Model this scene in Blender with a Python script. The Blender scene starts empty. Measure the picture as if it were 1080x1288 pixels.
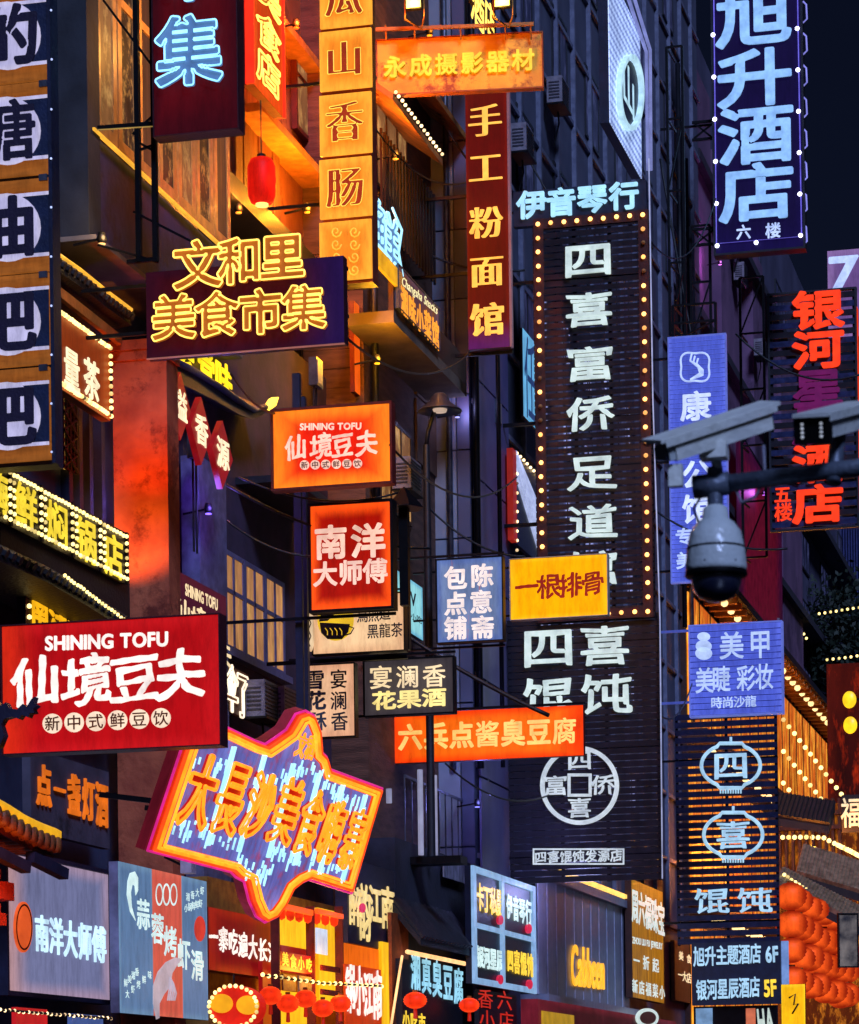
import bpy, math, random
from mathutils import Vector, Matrix
from math import radians, sin, cos, pi
random.seed(7)
SC = bpy.context.scene
COL = SC.collection

# ------------------------------------------------------------------ camera
F, U0, V0, ROLL, YAW, CH = 3640.0, 540.0, 1397.0, radians(0.75), radians(14.04), 1.7
CAM = Vector((0, 0, CH))
cd = bpy.data.cameras.new('camera')
cam = bpy.data.objects.new('camera', cd); COL.objects.link(cam)
RM = Matrix.Rotation(YAW, 3, 'Z') @ Matrix.Rotation(pi / 2, 3, 'X') @ Matrix.Rotation(-ROLL, 3, 'Z')
cam.matrix_world = Matrix.Translation(CAM) @ RM.to_4x4()
cd.sensor_fit = 'HORIZONTAL'; cd.sensor_width = 36
cd.lens = 36 * F / 1080
cd.shift_x = 0; cd.shift_y = (V0 - 644) / 1080
cd.clip_start = 0.2; cd.clip_end = 3000
cd.dof.use_dof = True; cd.dof.focus_distance = 45; cd.dof.aperture_fstop = 9
SC.camera = cam

# ------------------------------------------------------------------ night sky, added fill sun for the city's ambient light, exposure
world = bpy.data.worlds.new("World"); SC.world = world; world.use_nodes = True
nt = world.node_tree; bg = nt.nodes['Background']
sky = nt.nodes.new('ShaderNodeTexSky'); sky.sky_type = 'NISHITA'; sky.sun_disc = False
SUN_EL, SUN_ROT = radians(38), radians(150)
sky.sun_elevation = SUN_EL; sky.sun_rotation = SUN_ROT
mixc = nt.nodes.new('ShaderNodeMix'); mixc.data_type = 'RGBA'; mixc.blend_type = 'MULTIPLY'
mixc.inputs[0].default_value = 1.0
mixc.inputs[7].default_value = (0.55, 0.55, 1.0, 1)
nt.links.new(sky.outputs[0], mixc.inputs[6]); nt.links.new(mixc.outputs[2], bg.inputs[0])
bg.inputs[1].default_value = 0.003
sl = bpy.data.lights.new('ambient_fill_sun', 'SUN'); sl.energy = 2.6; sl.angle = radians(12); sl.color = (0.42, 0.55, 1.0)  # bluish sun lamp added as ambient fill for the dark fronts
so = bpy.data.objects.new('ambient_fill_sun', sl); COL.objects.link(so)
dirv = Vector((sin(SUN_ROT) * cos(SUN_EL), cos(SUN_ROT) * cos(SUN_EL), sin(SUN_EL)))
so.rotation_euler = dirv.to_track_quat('Z', 'Y').to_euler(); so.location = (0, 0, 60)
SC.view_settings.view_transform = 'Standard'; SC.view_settings.look = 'None'
SC.view_settings.exposure = 0.0; SC.view_settings.gamma = 1.0; SC.view_settings.use_curve_mapping = False
SC.render.engine = 'CYCLES'
SC.cycles.use_denoising = True
SC.cycles.max_bounces = 5; SC.cycles.diffuse_bounces = 3; SC.cycles.glossy_bounces = 2
SC.cycles.transmission_bounces = 3; SC.cycles.transparent_max_bounces = 8
SC.cycles.caustics_reflective = False; SC.cycles.caustics_refractive = False
SC.cycles.sample_clamp_indirect = 6.0

# ------------------------------------------------------------------ pixel of the photograph -> ray -> point
def ray(u, v): return RM @ Vector((u - U0, -(v - V0), -F))
def onY(u, v, Y):
    d = ray(u, v); return CAM + d * (Y / d.y)
def onX(u, v, X):
    d = ray(u, v); return CAM + d * (X / d.x)

# ------------------------------------------------------------------ colours and materials
def lin(c):
    if isinstance(c, str):
        c = c.lstrip('#'); c = [int(c[i:i + 2], 16) / 255 for i in (0, 2, 4)]
    return tuple((x / 12.92 if x <= .04045 else ((x + .055) / 1.055) ** 2.4) for x in c)
MATS = {}
def nn(m, t, **k):
    n = m.node_tree.nodes.new(t)
    for a, b in k.items(): setattr(n, a, b)
    return n
def base(name):
    m = bpy.data.materials.new(name); m.use_nodes = True
    return m, m.node_tree.nodes['Principled BSDF'], m.node_tree.links
def surf(key, col, col2=None, rough=.7, metal=0., scale=6., bump=.3, stretch=(1, 1, 1), detail=6., wear=None, bdist=.02):
    """procedural surface: two tones mixed by noise in object space, relief, optional wear patches"""
    if key in MATS: return MATS[key]
    m, b, L = base(key)
    tc = nn(m, 'ShaderNodeTexCoord'); mp = nn(m, 'ShaderNodeMapping'); mp.inputs[3].default_value = stretch
    L.new(tc.outputs['Object'], mp.inputs[0])
    n1 = nn(m, 'ShaderNodeTexNoise'); n1.inputs['Scale'].default_value = scale; n1.inputs['Detail'].default_value = detail
    L.new(mp.outputs[0], n1.inputs[0])
    cr = nn(m, 'ShaderNodeValToRGB'); c1 = lin(col); c2 = lin(col2) if col2 else tuple(x * .6 for x in c1)
    cr.color_ramp.elements[0].position = .35; cr.color_ramp.elements[1].position = .68
    cr.color_ramp.elements[0].color = (*c2, 1); cr.color_ramp.elements[1].color = (*c1, 1)
    L.new(n1.outputs[0], cr.inputs[0]); out = cr.outputs[0]
    if wear:
        n2 = nn(m, 'ShaderNodeTexNoise'); n2.inputs['Scale'].default_value = scale * .45; n2.inputs['Detail'].default_value = 9
        n2.inputs['Roughness'].default_value = .75
        L.new(mp.outputs[0], n2.inputs[0])
        r2 = nn(m, 'ShaderNodeValToRGB'); r2.color_ramp.elements[0].position = .53; r2.color_ramp.elements[1].position = .62
        L.new(n2.outputs[0], r2.inputs[0])
        mx = nn(m, 'ShaderNodeMix', data_type='RGBA'); L.new(r2.outputs[0], mx.inputs[0]); L.new(out, mx.inputs[6])
        mx.inputs[7].default_value = (*lin(wear), 1); out = mx.outputs[2]
    L.new(out, b.inputs['Base Color'])
    b.inputs['Roughness'].default_value = rough; b.inputs['Metallic'].default_value = metal
    n3 = nn(m, 'ShaderNodeTexNoise'); n3.inputs['Scale'].default_value = scale * 5; n3.inputs['Detail'].default_value = 4
    L.new(mp.outputs[0], n3.inputs[0])
    bp = nn(m, 'ShaderNodeBump'); bp.inputs['Strength'].default_value = bump; bp.inputs['Distance'].default_value = bdist
    L.new(n3.outputs[0], bp.inputs['Height']); L.new(bp.outputs[0], b.inputs['Normal'])
    MATS[key] = m; return m
def em(key, col, s=1., base_col=None):
    if key in MATS: return MATS[key]
    m, b, L = base(key)
    c = lin(col)
    b.inputs['Base Color'].default_value = (*(lin(base_col) if base_col else tuple(x * .4 for x in c)), 1)
    b.inputs['Roughness'].default_value = .4
    b.inputs['Emission Color'].default_value = (*c, 1); b.inputs['Emission Strength'].default_value = s
    if s < 2.4:      # tubes and diodes of uneven age: brightness wanders along the piece
        tc = nn(m, 'ShaderNodeTexCoord'); no = nn(m, 'ShaderNodeTexNoise'); no.inputs['Scale'].default_value = 3.5; no.inputs['Detail'].default_value = 5; no.inputs['Roughness'].default_value = .65
        oi = nn(m, 'ShaderNodeObjectInfo'); va = nn(m, 'ShaderNodeVectorMath', operation='ADD'); cm = nn(m, 'ShaderNodeCombineXYZ')
        ml = nn(m, 'ShaderNodeMath', operation='MULTIPLY'); ml.inputs[1].default_value = 37
        L.new(oi.outputs['Random'], ml.inputs[0]); L.new(ml.outputs[0], cm.inputs[0]); L.new(tc.outputs['Object'], va.inputs[0]); L.new(cm.outputs[0], va.inputs[1]); L.new(va.outputs[0], no.inputs[0])
        mr = nn(m, 'ShaderNodeMapRange'); mr.inputs[1].default_value = .3; mr.inputs[2].default_value = .7; mr.inputs[3].default_value = s * .62; mr.inputs[4].default_value = s * 1.2
        L.new(no.outputs[0], mr.inputs[0]); L.new(mr.outputs[0], b.inputs['Emission Strength'])
    MATS[key] = m; return m
def litbox(key, cin, cout, s=1., edge=.16, noise=.35, nscale=3., grad=None, blotch=None, stretch=(1, 1, 1), lo=.3, hi=.7):
    """backlit plastic face: LED strips along its edge (cout) and a dimmer middle (cin), uneven like a real light box"""
    if key in MATS: return MATS[key]
    m, b, L = base(key)
    tc = nn(m, 'ShaderNodeTexCoord'); sp = nn(m, 'ShaderNodeSeparateXYZ'); L.new(tc.outputs['Generated'], sp.inputs[0])
    def math_(op, a, c):
        n = nn(m, 'ShaderNodeMath', operation=op)
        for i, q in enumerate((a, c)):
            if q is None: continue
            if isinstance(q, (int, float)): n.inputs[i].default_value = q
            else: L.new(q, n.inputs[i])
        return n.outputs[0]
    x, z = sp.outputs[0], sp.outputs[2]
    d = math_('MINIMUM', math_('MINIMUM', x, math_('SUBTRACT', 1, x)), math_('MINIMUM', z, math_('SUBTRACT', 1, z)))
    no = nn(m, 'ShaderNodeTexNoise'); no.inputs['Scale'].default_value = nscale; no.inputs['Detail'].default_value = 6
    mp = nn(m, 'ShaderNodeMapping'); mp.inputs[3].default_value = stretch
    L.new(tc.outputs['Object'], mp.inputs[0]); L.new(mp.outputs[0], no.inputs[0])
    mr = nn(m, 'ShaderNodeMapRange'); mr.interpolation_type = 'SMOOTHSTEP'
    mr.inputs[1].default_value = 0; mr.inputs[2].default_value = edge; mr.inputs[3].default_value = 0; mr.inputs[4].default_value = 1
    L.new(math_('ADD', d, math_('MULTIPLY', math_('SUBTRACT', no.outputs[0], .5), edge * .6)), mr.inputs[0])
    mx = nn(m, 'ShaderNodeMix', data_type='RGBA'); L.new(mr.outputs[0], mx.inputs[0])
    mx.inputs[6].default_value = (*lin(cout), 1); mx.inputs[7].default_value = (*lin(cin), 1)
    out = mx.outputs[2]
    if blotch:
        r2 = nn(m, 'ShaderNodeValToRGB'); r2.color_ramp.elements[0].position = lo; r2.color_ramp.elements[1].position = hi
        n2 = nn(m, 'ShaderNodeTexNoise'); n2.inputs['Scale'].default_value = nscale * 1.7; n2.inputs['Detail'].default_value = 10
        n2.inputs['Roughness'].default_value = .7
        L.new(mp.outputs[0], n2.inputs[0]); L.new(n2.outputs[0], r2.inputs[0])
        m2 = nn(m, 'ShaderNodeMix', data_type='RGBA'); L.new(r2.outputs[0], m2.inputs[0]); L.new(out, m2.inputs[6])
        m2.inputs[7].default_value = (*lin(blotch), 1); out = m2.outputs[2]
    if grad:   # (axis, colour): the tube at one end is another colour
        m3 = nn(m, 'ShaderNodeMix', data_type='RGBA'); g = nn(m, 'ShaderNodeMapRange'); g.interpolation_type = 'SMOOTHSTEP'
        g.inputs[1].default_value = grad[2]; g.inputs[2].default_value = grad[3]
        L.new(x if grad[0] == 'x' else z, g.inputs[0]); L.new(g.outputs[0], m3.inputs[0]); L.new(out, m3.inputs[6])
        m3.inputs[7].default_value = (*lin(grad[1]), 1); out = m3.outputs[2]
    L.new(out, b.inputs['Emission Color'])
    bm = nn(m, 'ShaderNodeMix', data_type='RGBA'); bm.blend_type = 'MULTIPLY'; bm.inputs[0].default_value = 1; L.new(out, bm.inputs[6]); bm.inputs[7].default_value = (.15, .15, .15, 1); L.new(bm.outputs[2], b.inputs['Base Color'])
    st = math_('MULTIPLY', math_('ADD', math_('MULTIPLY', math_('SUBTRACT', no.outputs[0], .5), noise * 2), 1), s)
    gr = nn(m, 'ShaderNodeTexNoise'); gr.inputs['Scale'].default_value = 2.2; gr.inputs['Detail'].default_value = 12; gr.inputs['Roughness'].default_value = .8
    gm = nn(m, 'ShaderNodeMapping'); gm.inputs[3].default_value = (3.2, 3.2, .7); L.new(tc.outputs['Object'], gm.inputs[0]); L.new(gm.outputs[0], gr.inputs[0])
    g2 = nn(m, 'ShaderNodeMapRange'); g2.inputs[1].default_value = .36; g2.inputs[2].default_value = .56; g2.inputs[3].default_value = .78; g2.inputs[4].default_value = 1.24
    L.new(gr.outputs[0], g2.inputs[0]); st = math_('MULTIPLY', st, g2.outputs[0])       # rain streaks and dust on the face
    L.new(st, b.inputs['Emission Strength']); b.inputs['Roughness'].default_value = .5; b.inputs['Specular IOR Level'].default_value = .12
    MATS[key] = m; return m

BLACK = surf('black_steel', '#14141a', '#0b0b10', rough=.45, metal=.6, bump=.1)
DARK = surf('dark_paint', '#1a1c28', '#10111a', rough=.5, bump=.2)
NAVY = surf('navy_paint', '#1d2440', '#141830', rough=.5, bump=.2)
STEEL = surf('grey_steel', '#6c7080', '#50525e', rough=.4, metal=.7, bump=.15)
CONC = surf('concrete', '#7c7c86', '#5c5c68', rough=.85, scale=1.6, bump=.4, wear='#48464e')
CONCD = surf('dark_concrete', '#383a4a', '#262838', rough=.85, scale=1.6, bump=.4, wear='#1a1a24')
PLAST = surf('plaster', '#73676a', '#554a50', rough=.9, scale=2, bump=.5, wear='#3c3436')
WOOD = surf('brown_wood', '#5e3a24', '#3a2014', rough=.6, scale=4, stretch=(6, 6, .7), bump=.5)
WOODP = surf('plank_wood', '#8a5a34', '#6a3e20', rough=.6, scale=4, stretch=(6, 6, .7), bump=.5)
TILE = surf('black_tile', '#23242e', '#15151d', rough=.5, scale=5, bump=.5)
BRICK = surf('dark_brown_wall', '#6c4838', '#4c3024', rough=.85, scale=2.2, stretch=(1, 1, 5), bump=.5)

# ------------------------------------------------------------------ mesh helpers
class MB:
    def __init__(s): s.v = []; s.f = []
    def add(s, vs, fs):
        n = len(s.v); s.v += [tuple(p) for p in vs]; s.f += [tuple(i + n for i in f) for f in fs]; return s
    def box(s, x0, x1, y0, y1, z0, z1):
        if x0 > x1: x0, x1 = x1, x0
        if y0 > y1: y0, y1 = y1, y0
        if z0 > z1: z0, z1 = z1, z0
        return s.add([(x0, y0, z0), (x1, y0, z0), (x1, y1, z0), (x0, y1, z0), (x0, y0, z1), (x1, y0, z1), (x1, y1, z1), (x0, y1, z1)],
                     [(0, 3, 2, 1), (4, 5, 6, 7), (0, 1, 5, 4), (1, 2, 6, 5), (2, 3, 7, 6), (3, 0, 4, 7)])
    def beam(s, p, q, w, h=None, up=(0, 0, 1)):
        p, q = Vector(p), Vector(q); h = h or w; d = (q - p).normalized()
        a = d.cross(Vector(up))
        if a.length < 1e-4: a = d.cross(Vector((0, 1, 0)))
        a.normalize(); b = a.cross(d)
        vs = [c + a * i * w / 2 + b * j * h / 2 for c in (p, q) for i, j in ((-1, -1), (1, -1), (1, 1), (-1, 1))]
        return s.add(vs, [(0, 3, 2, 1), (4, 5, 6, 7), (0, 1, 5, 4), (1, 2, 6, 5), (2, 3, 7, 6), (3, 0, 4, 7)])
    def tube(s, pts, r, n=8, closed=False, taper=None):
        pts = [Vector(p) for p in pts]; k = len(pts); rings = []
        for i, p in enumerate(pts):
            a = pts[(i - 1) % k] if (closed or i) else p
            b = pts[(i + 1) % k] if (closed or i < k - 1) else p
            d = b - a
            if d.length < 1e-7: d = Vector((0, 0, 1))
            d.normalize()
            e = d.cross(Vector((0, 1, 0)))
            if e.length < .05: e = d.cross(Vector((1, 0, 0)))
            e.normalize(); f = e.cross(d)
            rr = r if taper is None else r * taper[i]
            rings.append([p + (e * cos(2 * pi * j / n) + f * sin(2 * pi * j / n)) * rr for j in range(n)])
        m = len(s.v); s.v += [tuple(q) for rg in rings for q in rg]
        for i in range(k if closed else k - 1):
            for j in range(n):
                i2 = (i + 1) % k
                s.f.append((m + i * n + j, m + i * n + (j + 1) % n, m + i2 * n + (j + 1) % n, m + i2 * n + j))
        if not closed:
            s.f.append(tuple(m + j for j in range(n))[::-1]); s.f.append(tuple(m + (k - 1) * n + j for j in range(n)))
        return s
    def lathe(s, prof, n=24, c=(0, 0, 0), axis='z'):
        m = len(s.v)
        for r, h in prof:
            for j in range(n):
                a = 2 * pi * j / n
                p = {'z': (r * cos(a), r * sin(a), h), 'y': (r * cos(a), h, r * sin(a))}[axis]
                s.v.append((c[0] + p[0], c[1] + p[1], c[2] + p[2]))
        for i in range(len(prof) - 1):
            for j in range(n):
                s.f.append((m + i * n + j, m + i * n + (j + 1) % n, m + (i + 1) * n + (j + 1) % n, m + (i + 1) * n + j))
        return s
    def mesh(s, name, mat, smooth=False):
        me = bpy.data.meshes.new(name); me.from_pydata(s.v, [], s.f); me.update()
        if mat: me.materials.append(mat)
        if smooth: me.polygons.foreach_set('use_smooth', [True] * len(me.polygons))
        return me
    def build(s, name, mat, parent=None, smooth=False, origin=None):
        if origin is not None:
            o = Vector(origin); s.v = [(v[0] - o.x, v[1] - o.y, v[2] - o.z) for v in s.v]
        return link(name, s.mesh(name, mat, smooth), parent, origin)
BV = {}
def link(name, me, parent=None, loc=None):
    if name == 'bulb':       # some lamps of a string are weaker, one in thirty is dead
        if me.name not in BV:
            vs = [me]
            for k, f in enumerate((.55, .3, .0)):
                c = me.copy(); mt = me.materials[0].copy(); mt.node_tree.nodes['Principled BSDF'].inputs['Emission Strength'].default_value *= f
                c.materials.clear(); c.materials.append(mt); vs.append(c)
            BV[me.name] = vs
        q = random.random(); me = BV[me.name][0 if q < .68 else 1 if q < .88 else 2 if q < .97 else 3]
        if loc is not None: loc = (loc[0] + random.uniform(-.004, .004), loc[1], loc[2] + random.uniform(-.006, .006))
    o = bpy.data.objects.new(name, me); COL.objects.link(o)
    if parent is not None: o.parent = parent
    if loc is not None: o.location = loc
    return o
def tag(o, label=None, cat=None, group=None, kind=None):
    if label: o['label'] = label
    if cat: o['category'] = cat
    if group: o['group'] = group
    if kind: o['kind'] = kind
    return o
def empty(name, loc, label, cat, group=None, M=None):
    o = bpy.data.objects.new(name, None); COL.objects.link(o)
    if M is not None: o.matrix_world = M
    else: o.location = loc
    o.empty_display_size = .2
    return tag(o, label, cat, group)
def wbox(root, name, mat, x0, x1, y0, y1, z0, z1, parent=None, label=None, kind=None):
    """world-space box as a part of root (root has no rotation)"""
    r = root.location
    p = parent or root
    o = MB().box(x0 - r.x, x1 - r.x, y0 - r.y, y1 - r.y, z0 - r.z, z1 - r.z).build(name, mat, p)
    if label: o['label'] = label
    if kind: o['kind'] = kind
    return o
def copy_tree(o, parent=None):
    c = o.copy(); COL.objects.link(c)
    if parent is not None: c.parent = parent
    for ch in list(o.children): copy_tree(ch, c)
    return c

# ------------------------------------------------------------------ lettering
def load_glyphs(chars):
    obs = []
    for ch in chars:
        c = bpy.data.curves.new('glyph', 'FONT'); c.body = ch; c.size = 1
        o = bpy.data.objects.new('glyph', c); COL.objects.link(o); obs.append((ch, o))
    bpy.context.view_layer.update(); dg = bpy.context.evaluated_depsgraph_get(); G = {}
    for ch, o in obs:
        cu = o.evaluated_get(dg).to_curve(dg); polys = []
        for sp in cu.splines:
            bp = sp.bezier_points; P = []; n = len(bp)
            if n < 2: continue
            for i in range(n):
                a, b = bp[i], bp[(i + 1) % n]
                p0, p1, p2, p3 = a.co.xy, a.handle_right.xy, b.handle_left.xy, b.co.xy
                L = (p3 - p0).length
                if L < 1e-5: continue
                dv = (p3 - p0) / L; dev = max(abs(dv.cross(p1 - p0)), abs(dv.cross(p2 - p0)))
                P.append(p0.copy())
                k = 1 if dev < .004 else (2 if dev < .02 else 4)
                for j in range(1, k):
                    t = j / k; P.append((1 - t) ** 3 * p0 + 3 * t * (1 - t) ** 2 * p1 + 3 * t * t * (1 - t) * p2 + t ** 3 * p3)
            if len(P) > 2: polys.append(P)
        o.evaluated_get(dg).to_curve_clear()
        G[ch] = polys
    for ch, o in obs:
        c = o.data; bpy.data.objects.remove(o); bpy.data.curves.remove(c)
    return G
ALL = ('市集文和里美食瓜山香肠永成摄影器材手工粉面馆伊音琴行四喜富侨足道馄饨发源店旭升酒六楼银河星辰五康時公专甲睫彩妆尚沙龍'
       '主题陈意斋包点铺一根排骨兵酱臭豆腐宴澜花果雪酥鳥煎黑茶仙境夫新中式鲜饮南洋大师傅能量海焖锅长吃遍寨的糖油粑盏灯蒜蓉烤虾滑'
       '醉韵江長卡丁私周福珠宝折起老堂味溢锅小湘真了任长喷嗨順伞福菜炉'
       'ABCDEFGHIJKLMNOPQRSTUVWXYZabcdefghijklmnopqrstuvwxyz0123456789.')
GL = load_glyphs(sorted(set(ALL)))
def offset_poly(P, dx, dy):
    n = len(P); out = []
    for i in range(n):
        a, b, c = P[i - 1], P[i], P[(i + 1) % n]
        d1 = b - a; d2 = c - b
        if d1.length < 1e-6 or d2.length < 1e-6: out.append(b.copy()); continue
        d1.normalize(); d2.normalize()
        n1 = Vector((-d1.y, d1.x)); n2 = Vector((-d2.y, d2.x)); m = n1 + n2
        if m.length < .3: m = n1.copy()
        else: m = m / max(m.length_squared / 2, .55)
        out.append(Vector((b.x + m.x * dx, b.y + m.y * dy)))
    return out
import numpy as np
STY = {'thin': .0, 'reg': .012, 'bold': .024, 'heavy': .034, 'song': .004, 'lishu': .016, 'brush': .02, 'wide': .012}
NG = 112; LO, HI = -.68, .68
GX = np.linspace(LO, HI, NG); XX, ZZ = np.meshgrid(GX, GX, indexing='ij')
def field(polys):
    """signed distance to the outline on a grid, negative inside"""
    seg = [(P[i - 1], P[i]) for P in polys for i in range(len(P))]
    A = np.array([(a.x, a.y) for a, b in seg]); B = np.array([(b.x, b.y) for a, b in seg])
    best = np.full(XX.shape, 9.); wn = np.zeros(XX.shape, int)
    for (ax, ay), (bx, by) in zip(A, B):
        dx, dy = bx - ax, by - ay; L2 = dx * dx + dy * dy + 1e-12
        t = np.clip(((XX - ax) * dx + (ZZ - ay) * dy) / L2, 0, 1)
        np.minimum(best, (XX - ax - t * dx) ** 2 + (ZZ - ay - t * dy) ** 2, out=best)
        cr = dx * (ZZ - ay) - dy * (XX - ax)
        wn += ((ay <= ZZ) & (by > ZZ) & (cr > 0)).astype(int) - ((ay > ZZ) & (by <= ZZ) & (cr < 0)).astype(int)
    d = np.sqrt(best); return np.where(wn != 0, -d, d)
def shifts(f, n, ax, op):
    out = f.copy()
    for k in range(1, n + 1):
        for sgn in (1, -1): out = op(out, np.roll(f, sgn * k, axis=ax))
    return out
def contours(f):
    """marching squares at zero -> simplified closed loops"""
    c = f[:-1, :-1] < 0; ins = f < 0
    code = ins[:-1, :-1] * 1 + ins[1:, :-1] * 2 + ins[1:, 1:] * 4 + ins[:-1, 1:] * 8
    cells = np.argwhere((code > 0) & (code < 15)); nxt = {}; pos = {}
    T = {1: [(3, 0)], 2: [(0, 1)], 3: [(3, 1)], 4: [(1, 2)], 5: [(3, 2), (1, 0)], 6: [(0, 2)], 7: [(3, 2)], 8: [(2, 3)], 9: [(2, 0)], 10: [(0, 3), (2, 1)], 11: [(2, 1)], 12: [(1, 3)], 13: [(1, 0)], 14: [(0, 3)]}
    def edge(i, j, e):
        if e == 0: a, b = (i, j), (i + 1, j)
        elif e == 1: a, b = (i + 1, j), (i + 1, j + 1)
        elif e == 2: a, b = (i, j + 1), (i + 1, j + 1)
        else: a, b = (i, j), (i, j + 1)
        k = (a, b)
        if k not in pos:
            fa, fb = f[a], f[b]; t = fa / (fa - fb); pos[k] = (GX[a[0]] + (GX[b[0]] - GX[a[0]]) * t, GX[a[1]] + (GX[b[1]] - GX[a[1]]) * t)
        return k
    for i, j in cells:
        i, j = int(i), int(j)
        for a, b in T[int(code[i, j])]: nxt[edge(i, j, a)] = edge(i, j, b)
    loops = []
    while nxt:
        s0, k = nxt.popitem(); L = [s0]
        while k != s0 and k in nxt: L.append(k); k = nxt.pop(k)
        P = [pos[q] for q in L]
        if len(P) >= 8: loops.append(P)
    def dp(P, tol):
        if len(P) < 3: return P
        a = np.array(P); d = a[-1] - a[0]; L = math.hypot(*d) or 1e-9
        dist = np.abs(d[0] * (a[:, 1] - a[0, 1]) - d[1] * (a[:, 0] - a[0, 0])) / L; m = int(dist.argmax())
        if dist[m] < tol: return [P[0], P[-1]]
        return dp(P[:m + 1], tol)[:-1] + dp(P[m:], tol)
    out = []
    for P in loops:
        h = len(P) // 2; Q = dp(P[:h + 1], .0032)[:-1] + dp(P[h:] + P[:1], .0032)[:-1]
        if len(Q) > 3: out.append([Vector(q) for q in Q])
    return out
def offset_poly(P, dx, dy):
    n = len(P); out = []
    for i in range(n):
        a, b, c = P[i - 1], P[i], P[(i + 1) % n]
        d1 = (b - a).normalized(); d2 = (c - b).normalized()
        m = Vector((-d1.y - d2.y, d1.x + d2.x)); m = m / max(m.length_squared / 2, .55)
        out.append(Vector((b.x + m.x * dx, b.y + m.y * dy)))
    return out
GC = {}
def glyph_polys(ch, style):
    k = (ch, style)
    if k in GC: return GC[k]
    src = GL[ch]; npt = sum(len(p) for p in src); d = STY[style]
    if npt > 90: d *= .62
    wid = max(p.x for P in src for p in P) - min(p.x for P in src for p in P) if ord(ch[0]) < 128 else 1.
    cx = .5 if ord(ch[0]) > 128 else (max(p.x for P in src for p in P) + min(p.x for P in src for p in P)) / 2
    cy = .38 if ord(ch[0]) > 128 else .34
    res = []
    for P in src:
        R = []
        for q in P:
            x, y = q.x - cx, q.y - cy
            if style == 'lishu': x *= 1 + .14 * (2 * abs(y)) ** 2; y += .05 * (2 * x) ** 2 * (1 if y > 0 else -.9); y *= .93
            elif style == 'brush': y += .10 * x + .03 * sin(9 * x + 3 * y); x += .022 * sin(11 * y + 2)
            R.append(Vector((x, y)))
        res.append(R)
    f0 = field(res); f = f0 - d
    if style == 'song': f = shifts(f, 3, 0, np.minimum); f = shifts(f, 1, 1, np.maximum)
    if style == 'wide': f = shifts(f, 3, 0, np.minimum)
    if style == 'brush':     # pressure of the brush: strokes swell and thin
        f = f - .014 * np.sin(14 * XX + 9 * ZZ) * np.cos(10 * ZZ - 6 * XX) - .004
    # narrow counters stay open, as in a drawn heavy typeface
    rg = np.zeros(f0.shape, bool)
    for ax in (0, 1): rg |= (f0 >= np.roll(f0, 1, ax)) & (f0 >= np.roll(f0, -1, ax)) & (f0 > np.roll(f0, 2, ax) + .005) & (f0 > np.roll(f0, -2, ax) + .005)
    rg &= (f0 > .008) & (f0 < .06)
    r2 = shifts(rg.astype(float), 1, 0, np.maximum); r2 = shifts(r2, 1, 1, np.maximum); r2 = (r2 > .5) & (f0 > .006)
    if style != 'thin' and ord(ch[0]) > 128: f = np.where(r2, np.maximum(f, .005), f); f = np.where(rg, np.maximum(f, .012), f)
    GC[k] = contours(f)
    return GC[k]
def hash_(s): return sum(ord(c) * (i + 7) for i, c in enumerate(s))
def curve_mesh(polys, mat, extrude):
    """filled outline, thickness = 2*extrude, lying in the local X-Z plane and facing -Y"""
    cu = bpy.data.curves.new('letter', 'CURVE'); cu.dimensions = '2D'; cu.fill_mode = 'BOTH'; cu.extrude = extrude
    for P in polys:
        sp = cu.splines.new('POLY'); sp.points.add(len(P) - 1)
        sp.points.foreach_set('co', [c for p in P for c in (p.x, p.y, 0, 1)]); sp.use_cyclic_u = True
    o = bpy.data.objects.new('letter', cu); me = bpy.data.meshes.new_from_object(o)
    bpy.data.objects.remove(o); bpy.data.curves.remove(cu)
    me.transform(Matrix(((1, 0, 0, 0), (0, 0, -1, 0), (0, 1, 0, 0), (0, 0, 0, 1))))
    me.materials.clear(); me.materials.append(mat)
    return me
MC = {}
def glyph_mesh(ch, style, w, h, t, mat):
    k = (ch, style, round(w, 3), round(h, 3), t, mat.name)
    if k not in MC:
        MC[k] = curve_mesh([[Vector((p.x * w, p.y * h)) for p in P] for P in glyph_polys(ch, style)], mat, t / 2)
        MC[k].name = 'character'
    return MC[k]
def neon_mesh(ch, style, w, h, r, mat):
    k = (ch, style, round(w, 3), round(h, 3), r, mat.name, 'n')
    if k not in MC:
        b = MB()
        for P in glyph_polys(ch, style):
            b.tube([(p.x * w, 0, p.y * h) for p in P], r, 6, True)
        MC[k] = b.mesh('neon_tube', mat, True)
    return MC[k]

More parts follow.
